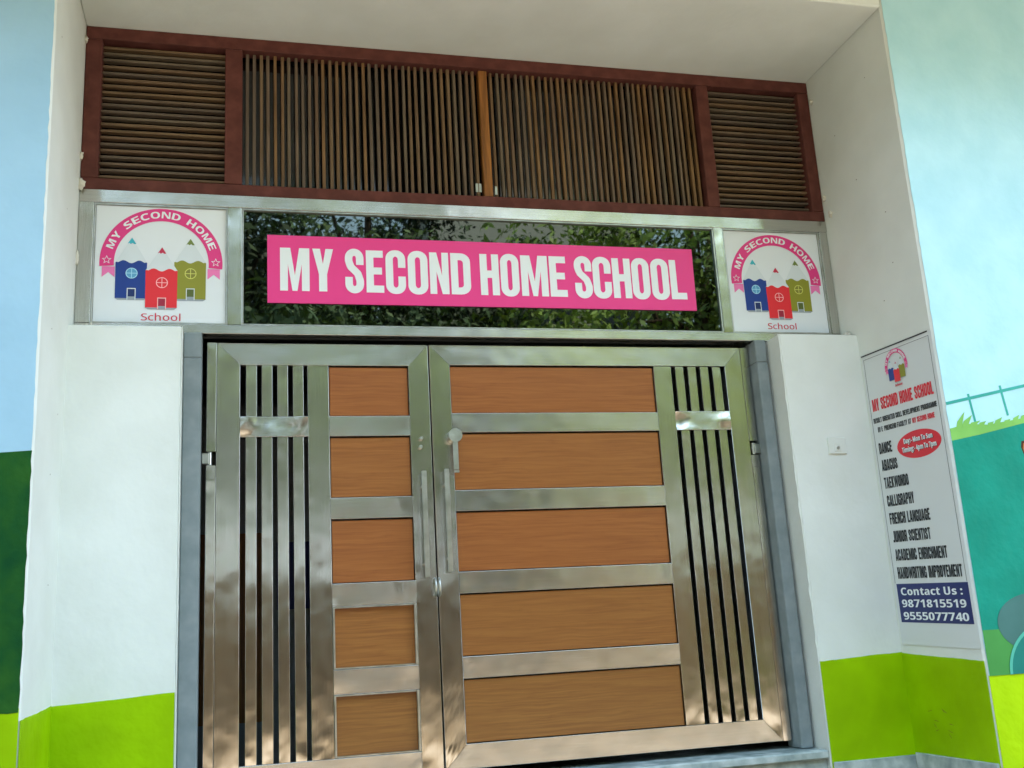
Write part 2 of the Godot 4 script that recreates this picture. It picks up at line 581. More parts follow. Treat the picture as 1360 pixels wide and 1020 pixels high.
	M.logo_red = flat_print(srgb(226, 42, 52), 0.4)
	M.logo_green = flat_print(srgb(140, 142, 40), 0.4)
	M.tip_blue = flat_print(srgb(60, 180, 198), 0.4)
	M.tip_red = flat_print(srgb(196, 42, 76), 0.4)
	M.tip_green = flat_print(srgb(112, 130, 60), 0.4)
	M.pane_blue = flat_print(srgb(90, 160, 200), 0.4)
	M.pane_green = flat_print(srgb(128, 128, 46), 0.4)
	M.line_blue = flat_print(srgb(170, 220, 240), 0.4)
	M.line_red = flat_print(srgb(250, 190, 190), 0.4)
	M.line_green = flat_print(srgb(214, 216, 110), 0.4)
	M.door_blue = flat_print(srgb(18, 42, 100), 0.4)
	M.door_red = flat_print(srgb(160, 34, 60), 0.4)
	M.door_green = flat_print(srgb(86, 100, 44), 0.4)
	M.school_red = flat_print(srgb(206, 36, 66), 0.4)
	M.vinyl = flat_print(srgb(214, 220, 220), 0.35)
	M.ink = flat_print(srgb(26, 32, 36), 0.45)
	M.navy = flat_print(srgb(30, 42, 104), 0.4)
	M.text_red = flat_print(srgb(222, 40, 56), 0.4)
	M.switch = flat_print(srgb(222, 228, 222), 0.3)
	# outdoors
	M.road = paint(srgb(146, 137, 126), noise_tex(0.02, 5, Color(0.72, 0.7, 0.68), Color(1, 1, 1), 512, 97), 0.25, 0.95)
	M.pavement = paint(srgb(112, 96, 74), noise_tex(0.02, 5, Color(0.78, 0.77, 0.75), Color(1, 1, 1), 512, 101), 0.4, 0.9)
	M.bark = paint(srgb(92, 76, 60), noise_tex(0.03, 4, Color(0.6, 0.6, 0.6), Color(1, 1, 1), 256, 103), 1.5, 0.9)
	M.tan_wall = paint(srgb(104, 84, 62), noise_tex(0.02, 5, Color(0.8, 0.8, 0.8), Color(1, 1, 1), 256, 107), 0.3, 0.9)
	M.house = paint(srgb(172, 168, 160), soft, 0.3, 0.85)
	M.house_frame = flat_print(srgb(120, 100, 84), 0.6)
	var lf := StandardMaterial3D.new()
	lf.vertex_color_use_as_albedo = true
	lf.roughness = 0.5
	lf.metallic_specular = 0.35
	lf.backlight_enabled = true
	lf.backlight = Color(0.45, 0.5, 0.2)
	lf.cull_mode = BaseMaterial3D.CULL_DISABLED
	M.leaf = lf

# ------------------------------------------------------------------ the emblem of the school
func emblem(parent: Node3D, xf: Transform3D, s: float, with_parts: bool) -> void:
	# drawn about its middle; xf lays out its plane, s scales it. One print layer = one part.
	var flat := func(called: String, polys: Array, lay: int, mat: Material) -> void:
		var st := SurfaceTool.new()
		st.begin(Mesh.PRIMITIVE_TRIANGLES)
		for p in polys:
			var q := PackedVector2Array()
			for v in p: q.append(v * s)
			add_poly(st, q, 0.0, 0.0, Transform3D(xf.basis, Vector3.ZERO))
		put(parent, called, st.commit(), mat, xf * Vector3(0, 0, 0.0012 + lay * 0.00035))
	var ac := Vector2(0.003, 0.004)
	flat.call("ribbon_arch", [sector(ac, 0.2545, 0.196, deg_to_rad(-4.5), deg_to_rad(184.5), 48)], 1, M.arch_pink)
	flat.call("ribbon_tail", [PackedVector2Array([Vector2(-0.2405, -0.016), Vector2(-0.2405, -0.064), Vector2(-0.2145, -0.042), Vector2(-0.1885, -0.064), Vector2(-0.1885, -0.016)])], 0, M.tail_pink)
	flat.call("ribbon_tail", [PackedVector2Array([Vector2(0.2465, -0.016), Vector2(0.2465, -0.064), Vector2(0.2205, -0.042), Vector2(0.1945, -0.064), Vector2(0.1945, -0.016)])], 0, M.tail_pink)
	var houses := [[-0.1215, 0.119, 0.0115, -0.158, 0.0645, "blue", 2, -0.1195, -0.0445, -0.119, -0.112], [0.1215, 0.122, 0.018, -0.157, 0.0665, "green", 2, 0.1235, -0.04, 0.1235, -0.108], [0.0035, 0.078, -0.023, -0.198, 0.066, "red", 5, 0.0055, -0.085, 0.006, -0.153]]
	for h in houses:
		var cx: float = h[0]
		var hw: float = h[4]
		var lay: int = h[6]
		var body := PackedVector2Array([Vector2(cx - hw + 0.001, h[3]), Vector2(cx + hw - 0.001, h[3])])
		var cone := PackedVector2Array()
		for k in 25:
			var t := 1.0 - k / 12.0
			var yy: float = h[2] + 0.0065 * cos(t * PI * 2.0 + PI) - 0.004
			if k < 2 or k > 22: yy += 0.004
			body.append(Vector2(cx + t * hw, yy))
			cone.append(Vector2(cx + t * hw, yy))
		cone.append(Vector2(cx, h[1]))
		flat.call("pencil_cone", [cone], lay, M.logo_grey)
		flat.call("pencil_body", [body], lay, M["logo_" + h[5]])
		flat.call("pencil_base", [PackedVector2Array([Vector2(cx - hw - 0.006, h[3] + 0.003), Vector2(cx - hw + 0.012, h[3] - 0.008), Vector2(cx + hw - 0.012, h[3] - 0.008), Vector2(cx + hw + 0.006, h[3] + 0.003), Vector2(cx + hw, h[3]), Vector2(cx - hw, h[3])])], lay, M.logo_base)
		var tb: float = h[1] - 0.029
		flat.call("pencil_tip", [PackedVector2Array([Vector2(cx - 0.018, tb), Vector2(cx - 0.011, tb + 0.004), Vector2(cx - 0.005, tb - 0.001), Vector2(cx + 0.003, tb + 0.004), Vector2(cx + 0.009, tb - 0.001), Vector2(cx + 0.018, tb), Vector2(cx, h[1])])], lay + 1, M["tip_" + h[5]])
		if not with_parts:
			continue
		var wc := Vector2(h[7], h[8])
		var line: Material = M["line_" + h[5]]
		flat.call("round_window", [oval(wc, 0.0225, 0.0225, 24)], lay + 1, {"blue": M.pane_blue, "red": M.logo_red, "green": M.pane_green}[h[5]])
		flat.call("window_ring", [sector(wc, 0.0245, 0.0212, 0, PI, 16), sector(wc, 0.0245, 0.0212, PI, TAU, 16), rect(wc.x - 0.0212, wc.y - 0.0015, wc.x + 0.0212, wc.y + 0.0015), rect(wc.x - 0.0015, wc.y + 0.0016, wc.x + 0.0015, wc.y + 0.0208), rect(wc.x - 0.0015, wc.y - 0.0208, wc.x + 0.0015, wc.y - 0.0016)], lay + 2, line)
		var d0: float = h[9]
		var d1: float = h[10]
		flat.call("doorway", [rect(d0 - 0.0145, d1 - 0.038, d0 + 0.0145, d1 - 0.004)], lay + 1, M["door_" + h[5]])
		flat.call("door_step", [rect(d0 - 0.0145, d1 - 0.053, d0 + 0.0145, d1 - 0.038)], lay + 1, M.logo_base)
		flat.call("door_frame", [rect(d0 - 0.018, d1 - 0.053, d0 - 0.0145, d1 - 0.004), rect(d0 + 0.0145, d1 - 0.053, d0 + 0.018, d1 - 0.004), rect(d0 - 0.018, d1 - 0.004, d0 + 0.018, d1)], lay + 2, line if h[5] == "red" else M.logo_grey)
	for sx in [-0.2225, 0.2285]:
		var star := PackedVector2Array()
		var inner := PackedVector2Array()
		for k in 10:
			var a := PI / 2 + TAU * k / 10.0
			var r := 0.0205 if k % 2 == 0 else 0.009
			star.append(Vector2(sx, 0.014) + Vector2(cos(a), sin(a)) * r)
			inner.append(Vector2(sx, 0.014) + Vector2(cos(a), sin(a)) * r * 0.74)
		var edge := []
		for k in 10:
			var k2 := (k + 1) % 10
			edge.append(PackedVector2Array([star[k], star[k2], inner[k2], inner[k]]))
		flat.call("star", edge, 2, M.letter_white)
	# lettering on the arch
	var words := "MY SECOND HOME"
	var adv := {"M": 1.12, "Y": 0.95, " ": 0.62, "S": 0.92, "E": 0.9, "C": 0.98, "O": 1.08, "N": 1.02, "D": 1.0, "H": 1.02}
	var total := 0.0
	for c in words: total += adv[c]
	var a0 := deg_to_rad(164.5)
	var a1 := deg_to_rad(17.5)
	var run := 0.0
	var st := SurfaceTool.new()
	st.begin(Mesh.PRIMITIVE_TRIANGLES)
	for c in words:
		var w: float = adv[c] / total * (a0 - a1)
		if c != " ":
			var a: float = a0 - (run + 0.5 * adv[c]) / total * (a0 - a1)
			var gw := w * 0.225 * 0.83
			var up := Vector2(cos(a), sin(a))
			var right := Vector2(up.y, -up.x)
			var foot := ac + up * 0.2095 - right * gw * 0.5
			var lb := Basis(Vector3(right.x, right.y, 0), Vector3(up.x, up.y, 0), Vector3(0, 0, 1))
			text_into(st, c, bold, Transform3D(xf.basis, Vector3.ZERO) * Transform3D(lb, Vector3(foot.x * s, foot.y * s, 0)), gw * s, 0.031 * s, c if c != "O" and c != "C" and c != "S" else "")
		run += adv[c]
	put(parent, "arch_lettering", st.commit(), M.letter_white, xf * Vector3(0, 0, 0.0022))
	text(parent, "lettering", "School", plain_font if with_parts else bold, Transform3D(xf.basis, xf * Vector3(-0.0765 * s, -0.256 * s, 0.001)), 0.161 * s, 0.031 * s, M.school_red)

# ------------------------------------------------------------------ foliage
func leaves(clumps: Array, per: int, size: float, cols: Array, r: RandomNumberGenerator) -> ArrayMesh:
	var vs := PackedVector3Array()
	var ns := PackedVector3Array()
	var cs := PackedColorArray()
	var ix := PackedInt32Array()
	var dapple := FastNoiseLite.new()      # sunlit patches and dark gaps of the crown, put into the leaf colour
	dapple.seed = r.randi() % 1000
	dapple.frequency = 0.45
	for c in clumps:
		var ctr: Vector3 = c[0]
		var rad: float = c[1]
		var base: Color = cols[r.randi() % cols.size()] * (0.3 + 1.5 * smoothstep(-0.35, 0.45, dapple.get_noise_3dv(ctr)))
		for k in per:
			var d := Vector3(r.randfn(), r.randfn() * 0.75, r.randfn()) * rad * 0.45
			var n := (d.normalized() + Vector3(r.randfn(), r.randfn() + 0.8, r.randfn()) * 0.6).normalized()
			var t := n.cross(Vector3(r.randfn(), r.randfn(), r.randfn())).normalized()
			var b := n.cross(t)
			var l := size * r.randf_range(0.6, 1.25)
			var p := ctr + d
			var i := vs.size()
			vs.append_array(PackedVector3Array([p - t * l, p + b * l * 0.42 + n * l * 0.12, p + t * l, p - b * l * 0.42 + n * l * 0.12]))
			var col := base * r.randf_range(0.7, 1.35)
			for q in 4:
				ns.append(n)
				cs.append(col)
			ix.append_array(PackedInt32Array([i, i + 1, i + 2, i, i + 2, i + 3]))
	var arr := []
	arr.resize(Mesh.ARRAY_MAX)
	arr[Mesh.ARRAY_VERTEX] = vs
	arr[Mesh.ARRAY_NORMAL] = ns
	arr[Mesh.ARRAY_COLOR] = cs
	arr[Mesh.ARRAY_INDEX] = ix
	var m := ArrayMesh.new()
	m.add_surface_from_arrays(Mesh.PRIMITIVE_TRIANGLES, arr)
	return m

func tree(label: String, at: Vector3, h: float, low: float, rad: float, seed_no: int, cols: Array, n_clumps := 90, per := 260) -> void:
	var r := RandomNumberGenerator.new()
	r.seed = seed_no
	var t := thing("broad_tree", label, "tree", at, "trees across the street")
	var clumps := []
	var mid := (h + low) * 0.5
	var hh := (h - low) * 0.5
	for k in n_clumps:
		var d := Vector3(r.randfn(), r.randfn(), r.randfn()).normalized() * pow(r.randf(), 0.45)
		clumps.append([Vector3(d.x * rad, mid + d.y * hh, d.z * rad), rad * r.randf_range(0.22, 0.42)])
	var st := SurfaceTool.new()
	st.begin(Mesh.PRIMITIVE_TRIANGLES)
	var fork := Vector3(r.randf_range(-0.3, 0.3), low + 0.5, r.randf_range(-0.3, 0.3))
	tube(st, [Vector3(0, -0.1, 0), Vector3(0.05, low * 0.5, 0), fork, Vector3(fork.x * 1.4, mid, fork.z), Vector3(fork.x, h - 0.8, fork.z)], [0.3, 0.23, 0.19, 0.12, 0.03], 10)
	for k in 14:
		var e: Vector3 = clumps[k * 4 % clumps.size()][0]
		var s := fork.lerp(Vector3(fork.x * 1.4, mid, fork.z), r.randf())
		tube(st, [s, s.lerp(e, 0.5) + Vector3(0, 0.25, 0), e], [0.09, 0.06, 0.02], 6)
	put(t, "trunk", st.commit(), M.bark, at)
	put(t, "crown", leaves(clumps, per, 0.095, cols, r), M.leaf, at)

func shrub(label: String, at: Vector3, h: float, rad: float, seed_no: int, cols: Array) -> void:
	var r := RandomNumberGenerator.new()
	r.seed = seed_no
	var t := thing("leafy_shrub", label, "shrub", at, "shrubs along the far kerb")
	var clumps := []
	for k in 26:
		var d := Vector3(r.randfn(), r.randfn(), r.randfn()).normalized() * pow(r.randf(), 0.5)
		clumps.append([Vector3(d.x * rad, h * 0.5 + d.y * h * 0.48, d.z * rad * 0.7), rad * 0.4])
	var st := SurfaceTool.new()
	st.begin(Mesh.PRIMITIVE_TRIANGLES)
	for k in 5:
		var e: Vector3 = clumps[k][0]
		tube(st, [Vector3(r.randf_range(-0.15, 0.15), -0.05, 0), e * 0.6, e], [0.04, 0.03, 0.01], 6)
	put(t, "stem", st.commit(), M.bark, at)
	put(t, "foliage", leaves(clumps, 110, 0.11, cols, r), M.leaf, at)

# ------------------------------------------------------------------ the scene
func _ready() -> void:
	rng.seed = 20240611
	var cam := Camera3D.new()
	cam.name = "camera"
	add_child(cam)
	cam.position = Vector3(-1.095, 1.5, 4.513)
	cam.rotation_degrees = Vector3(13.765, -14.578, -3.41)
	cam.fov = 40.12
	cam.near = 0.05
	cam.far = 600.0
	cam.current = true

	var env := Environment.new()
	env.background_mode = Environment.BG_SKY
	var sky := Sky.new()
	var sm := ProceduralSkyMaterial.new()
	sm.sky_top_color = srgb(154, 184, 214)
	sm.sky_horizon_color = srgb(226, 234, 236)
	sm.sky_curve = 0.22
	sm.ground_horizon_color = srgb(190, 184, 172)
	sm.ground_bottom_color = srgb(150, 140, 124)
	sm.sun_angle_max = 1.0
	sky.sky_material = sm
	env.sky = sky
	env.background_energy_multiplier = 1.3
	env.tonemap_mode = Environment.TONE_MAPPER_LINEAR
	env.tonemap_exposure = 5.9
	env.sdfgi_enabled = true
	env.ssao_enabled = true
	env.ssil_enabled = true
	var we := WorldEnvironment.new()
	we.name = "world"
	we.environment = env
	add_child(we)

	var sun := DirectionalLight3D.new()
	sun.name = "sun"
	sun.light_energy = 1.5
	sun.light_color = Color(1.0, 0.95, 0.86)
	sun.light_angular_distance = 0.5
	sun.shadow_enabled = true
	add_child(sun)
	# high over the roof of the school, so that its street face is in open shade
	sun.look_at_from_position(Vector3(6, 22, -9), Vector3.ZERO, Vector3.UP)

	var sf := SystemFont.new()
	sf.font_names = PackedStringArray(["Droid Sans"])
	sf.font_weight = 700
	bold = sf
	var sp := SystemFont.new()
	sp.font_names = PackedStringArray(["Droid Sans"])
	plain_font = sp
	make_materials()
	build_ground()
	build_school()
	build_louvres()
	build_transom()
	build_name_sign()
	build_gate()
	build_poster()
	build_small_things()
	build_street()

func build_ground() -> void:
	var g := MeshInstance3D.new()
	var pm := PlaneMesh.new()
	pm.size = Vector2(500, 500)
	g.mesh = pm
	g.name = "road"
	g.material_override = M.road
	add_child(g)
	structure(g)
	var far := bx(self, "far_pavement", -60, 60, 0.0, 0.13, 10.2, 30.0, M.pavement, 0.02)
	structure(far)

func brushed_top(x0: float, x1: float, y0: float, ya: float, yb: float) -> PackedVector2Array:
	# a painted field whose upper edge follows the hand
	var p := PackedVector2Array([Vector2(x1, y0), Vector2(x0, y0)])
	var y := 0.0
	for k in 21:
		y = clampf(y + rng.randf_range(-0.0012, 0.0012), -0.003, 0.003)
		p.append(Vector2(lerpf(x0, x1, k / 20.0), lerpf(ya, yb, k / 20.0) + y))
	return p

func build_school() -> void:
	var b := thing("school_building", "white plastered school front with blue and green murals on both sides of its portal", "building", Vector3(0, 0, 0))
	# two piers, the storey above, the hall behind the gate
	var pl := bx(b, "pier", -9, -HX, 0, 7, -8, ZW, M.white, 0.012)
	var pr := bx(b, "pier", HX, 9, 0, 7, -8, ZW, M.white, 0.012)
	bx(b, "upper_storey", -HX, HX, SOFFIT, 7, -8, ZW, M.white, 0.006)
	bx(b, "hall_wall", -HX, HX, 0, SOFFIT, -4.2, -4.0, M.interior, 0.0)
	bx(b, "hall_floor", -HX, HX, 0, 0.9, -4.0, -0.18, M.concrete, 0.0)
	bx(b, "rain_ledge", -9, 9, 4.5, 4.62, ZW, ZW + 1.05, M.white, 0.008)
	# pilasters beside the gate
	var ql := bx(b, "pilaster", -HX - 0.02, -1.358, 0.6, 2.855, -0.12, ZP, M.white, 0.006)
	var qr := bx(b, "pilaster", 1.38, HX + 0.02, 0.6, 2.862, -0.12, ZP, M.white, 0.006)
	for q in [[ql, -1.3575, 1.0, 0.62, 2.853, ZP - 0.001], [qr, 1.3805, -1.0, 0.62, 2.86, ZP - 0.004]]:
		var rag := PackedVector2Array()
		for k in 71:
			rag.append(Vector2(q[1] + q[2] * (0.002 + 0.0035 * maxf(0.0, rng.randfn()) * 0.6), q[3] + (q[4] - q[3]) * k / 70.0))
		rag.append(Vector2(q[1] - q[2] * 0.0005, q[4]))
		rag.append(Vector2(q[1] - q[2] * 0.0005, q[3]))
		poly(q[0], "plaster_edge", rag, q[5], M.white, 0.004)
	# green dados: a coat of paint on the plaster
	poly(ql, "green_dado", brushed_top(-HX, -1.3605, 0.6, 1.366, 1.386), ZP + 0.002, M.dado, 0.002)
	poly(qr, "green_dado", brushed_top(1.3825, HX, 0.6, 1.338, 1.352), ZP + 0.002, M.dado, 0.002)
	var left_face := Transform3D(Basis(Vector3(0, 0, -1), Vector3(0, 1, 0), Vector3(1, 0, 0)), Vector3(-HX, 0, 0))
	var right_face := Transform3D(Basis(Vector3(0, 0, 1), Vector3(0, 1, 0), Vector3(-1, 0, 0)), Vector3(HX, 0, 0))
	poly(pl, "green_dado", brushed_top(-ZW + 0.004, -ZP, 0.0, 1.345, 1.366), 0.002, M.dado, 0.002, left_face)
	poly(pr, "green_dado", brushed_top(ZP, ZW - 0.004, 0.0, 1.352, 1.316), 0.002, M.dado, 0.002, right_face)
	# murals: the paint ends at an uneven line near the arris
	var edge := func(x: float, y0: float, y1: float, up: bool) -> PackedVector2Array:
		var p := PackedVector2Array()
		var n := int((y1 - y0) / 0.035)
		for k in n + 1:
			var y := y0 + (y1 - y0) * k / n
			p.append(Vector2(x + rng.randf_range(-0.002, 0.002), y))
		if not up: p.reverse()
		return p
	var sky_l: PackedVector2Array = edge.call(-HX - 0.006, 2.228, 4.5, true)
	sky_l.append_array(PackedVector2Array([Vector2(-9, 4.5), Vector2(-9, 2.225), Vector2(-2.4, 2.205), Vector2(-1.95, 2.219)]))
	poly(pl, "painted_sky", sky_l, ZW + 0.003, M.sky_left, 0.003)
	var hill_l: PackedVector2Array = edge.call(-HX - 0.005, 1.372, 2.228, true)
	hill_l.append_array(PackedVector2Array([Vector2(-1.95, 2.219), Vector2(-2.4, 2.205), Vector2(-9, 2.225), Vector2(-9, 1.36)]))
	for k in 26:
		hill_l.append(Vector2(-2.45 + k * 0.0245, 1.366 + rng.randf_range(-0.008, 0.008)))
	poly(pl, "painted_hill", hill_l, ZW + 0.0031, M.hill_left, 0.003)
	poly(pl, "painted_field", PackedVector2Array([Vector2(-9, 0.0), Vector2(-HX - 0.004, 0.0), Vector2(-HX - 0.004, 1.385), Vector2(-9, 1.375)]), ZW + 0.0015, M.dado, 0.0015)
	var sky_r: PackedVector2Array = edge.call(HX + 0.008, 1.258, 4.5, false)
	sky_r.append_array(PackedVector2Array([Vector2(9, 1.258), Vector2(9, 4.5)]))
	poly(pr, "painted_sky", sky_r, ZW + 0.002, M.sky_right, 0.002)
	bx(pr, "upper_paint", HX + 0.006, 9, 4.62, 6.99, ZW, ZW + 0.002, M.sky_right, 0.0)
	poly(pr, "painted_field", rect(HX + 0.006, 0.0, 9, 1.2575), ZW + 0.002, M.yellow_green, 0.002)
	var x0 := HX + 0.009
	poly(pr, "painted_grass", PackedVector2Array([Vector2(x0, 2.2), Vector2(x0, 2.274), Vector2(1.9, 2.294), Vector2(2.0, 2.29), Vector2(2.187, 2.318), Vector2(2.6, 2.38), Vector2(3.4, 2.44), Vector2(4.6, 2.34), Vector2(9, 2.25), Vector2(9, 2.1)]), ZW + 0.003, M.paint_grass, 0.001)
	for t in [[1.835, 2.262, 1.893, 2.347, 0.03], [1.865, 2.275, 1.928, 2.333, 0.03], [1.9, 2.28, 1.966, 2.308, 0.02], [1.95, 2.28, 1.994, 2.306, 0.02], [1.995, 2.28, 2.032, 2.304, 0.02], [2.03, 2.285, 2.077, 2.322, 0.025], [2.08, 2.29, 2.118, 2.314, 0.02], [2.125, 2.295, 2.166, 2.332, 0.025], [2.165, 2.305, 2.212, 2.34, 0.025], [2.215, 2.315, 2.252, 2.347, 0.025]]:
		var root := Vector2(t[0], t[1])
		var tip := Vector2(t[2], t[3])
		var w: float = t[4]
		poly(pr, "painted_blade", PackedVector2Array([root, root.lerp(tip, 0.4) + Vector2(-0.008, 0.008), tip, root.lerp(tip, 0.55) + Vector2(w * 0.35, -0.004), root + Vector2(w, 0)]), ZW + 0.0036, M.paint_grass, 0.0006)
	var hill := PackedVector2Array([Vector2(x0, 1.43), Vector2(x0, 2.221), Vector2(1.95, 2.246), Vector2(2.187, 2.296), Vector2(2.6, 2.352), Vector2(3.4, 2.41), Vector2(4.6, 2.31), Vector2(9, 2.2), Vector2(9, 1.43)])
	poly(pr, "painted_hill", hill, ZW + 0.004, M.hill_right, 0.001)
	poly(pr, "painted_lawn", rect(x0, 1.256, 9, 1.436), ZW + 0.0048, M.paint_field, 0.001)
	var bar := func(a: Vector2, c: Vector2, w: float) -> PackedVector2Array:
		var n := (c - a).normalized().orthogonal() * w * 0.5
		return PackedVector2Array([a + n, c + n, c - n, a - n])
	poly(pr, "painted_rail", bar.call(Vector2(x0, 2.383), Vector2(3.9, 2.79), 0.013), ZW + 0.0035, M.paint_fence, 0.0006)
	for k in 9:
		var x := 1.926 + 0.167 * k
		var y := 2.424 + 0.0375 * k
		poly(pr, "painted_fence_post", bar.call(Vector2(x, y + 0.002), Vector2(x + 0.016, y - 0.142 + 0.01 * k), 0.011), ZW + 0.0029, M.paint_fence, 0.0006)
	poly(pr, "painted_bush", oval(Vector2(2.075, 1.455), 0.19, 0.12, 40), ZW + 0.0056, M.paint_bush, 0.0006)
	poly(pr, "painted_wheel", oval(Vector2(2.13, 1.2565), 0.225, 0.2, 32, 0, PI), ZW + 0.0064, M.paint_wheel, 0.0006)
	var rim := PackedVector2Array()
	rim.append_array(oval(Vector2(2.13, 1.2565), 0.225, 0.2, 32, 0, PI))
	var rin := oval(Vector2(2.13, 1.2565), 0.212, 0.187, 32, 0, PI)
	rin.reverse()
	rim.append_array(rin)
	poly(pr, "painted_wheel_rim", rim, ZW + 0.0072, M.paint_rim, 0.0006)
	var ear := PackedVector2Array([Vector2(2.152, 2.165), Vector2(2.146, 2.19), Vector2(2.153, 2.215), Vector2(2.2, 2.222), Vector2(2.26, 2.2), Vector2(2.3, 2.12), Vector2(2.26, 2.02), Vector2(2.2, 2.04), Vector2(2.17, 2.11)])
	poly(pr, "painted_outline", ear, ZW + 0.0048, M.paint_outline, 0.0006)
	var ear2 := PackedVector2Array()
	for v in ear: ear2.append(Vector2(2.215, 2.125) + (v - Vector2(2.215, 2.125)) * 0.9)
	poly(pr, "painted_patch", ear2, ZW + 0.0055, M.paint_brown, 0.0006)
	# dabs of mortar round the fixings of the frames
	for k in 4:
		var p: Array = [[-1.797, 4.225, 0.02, 0.016, 0.026], [-1.797, 3.655, 0.02, 0.016, 0.03], [-1.795, 3.525, 0.022, 0.03, 0.04], [-1.797, 3.19, 0.01, 0.012, 0.05]][k]
		lump(pl, "mortar_dab", Vector3(p[0], p[1], p[2] - 0.008), Vector3(p[3], p[4], 0.02), M.plaster_lump, 200 + k)
	for k in 4:
		var p: Array = [[1.795, 4.178, 0.022, 0.016, 0.022], [1.796, 3.63, 0.022, 0.016, 0.024], [1.796, 3.53, 0.06, 0.013, 0.028], [1.775, 2.874, 0.09, 0.03, 0.018]][k]
		lump(pr, "mortar_dab", Vector3(p[0], p[1], p[2]), Vector3(p[3], p[4], 0.022), M.plaster_lump, 210 + k)
	for k in 3:
		lump(pl, "mortar_dab", Vector3(-1.757 + 0.02 * k, 2.862, 0.06 + 0.02 * k), Vector3(0.008, 0.02, 0.01), M.plaster_lump, 230 + k)
	# scuffs and specks on the plaster
	M.scuff = paint(srgb(136, 150, 44), M.white.albedo_texture, 1.0, 0.9)
	M.grime = paint(srgb(150, 148, 138), M.white.albedo_texture, 1.0, 0.9)
	for k in 9:
		var c := Vector2(0.33 + rng.randf_range(-0.07, 0.1), 1.06 + rng.randf_range(-0.1, 0.08))
		var a := rng.randf_range(-0.9, 0.5)
		var blot := PackedVector2Array()
		for i in 9:
			var t := TAU * i / 9.0
			blot.append(c + Vector2(cos(t) * 0.018 * rng.randf_range(0.5, 1.2), sin(t) * 0.0022 * rng.randf_range(0.5, 1.3)).rotated(a))
		poly(pr, "scuff_mark", blot, 0.0026, M.scuff, 0.0004, right_face)
	for k in 12:
		var on_left := k < 6
		var c := Vector2(-0.42 + rng.randf_range(-0.2, 0.2), [2.73, 3.3, 2.2, 1.8, 3.9, 2.45][k % 6]) if on_left else Vector2(0.35 + rng.randf_range(-0.18, 0.3), [3.1, 2.95, 3.6, 3.9, 3.35, 4.05][k % 6])
		var blot := PackedVector2Array()
		for i in 8:
			var t := TAU * i / 8.0
			blot.append(c + Vector2(cos(t), sin(t) * 0.7) * 0.0042 * rng.randf_range(0.5, 1.3))
		poly(pl if on_left else pr, "grime_speck", blot, 0.0006, M.grime, 0.0004, left_face if on_left else right_face)
	# threshold, skirting and the steps down to the street
	var th := thing("marble_threshold", "pale marble threshold slab under the steel gate", "threshold", Vector3(0, 0.6, 0))
	bx(th, "riser", -1.357, 1.379, 0.6, 0.925, -0.18, 0.10, M.marble, 0.003)
	bx(th, "tread", -1.357, 1.379, 0.926, 0.962, -0.18, 0.125, M.marble, 0.006)
	bx(qr, "marble_skirting", 1.386, 1.79, 0.6, 0.912, ZP + 0.002, ZP + 0.014, M.marble, 0.003)
	bx(ql, "marble_skirting", -1.79, -1.364, 0.6, 0.912, ZP + 0.002, ZP + 0.014, M.marble, 0.003)
	bx(pr, "marble_skirting", 1.786, 1.798, 0.6, 0.922, ZP + 0.015, ZW - 0.006, M.marble, 0.003)
	bx(pl, "marble_skirting", -1.798, -1.786, 0.6, 0.922, ZP + 0.015, ZW - 0.006, M.marble, 0.003)
	var es := thing("entrance_steps", "brown stone steps rising from the street to the gate", "steps", Vector3(0, 0, 1.2))
	bx(es, "landing", -1.785, 1.785, 0.0, 0.6, 0.13, 1.2, M.step_stone, 0.006)
	for k in 3:
		bx(es, "step", -1.785, 1.785, 0.0, 0.45 - 0.15 * k, 1.2 + 0.3 * k, 1.5 + 0.3 * k, M.step_stone, 0.006)

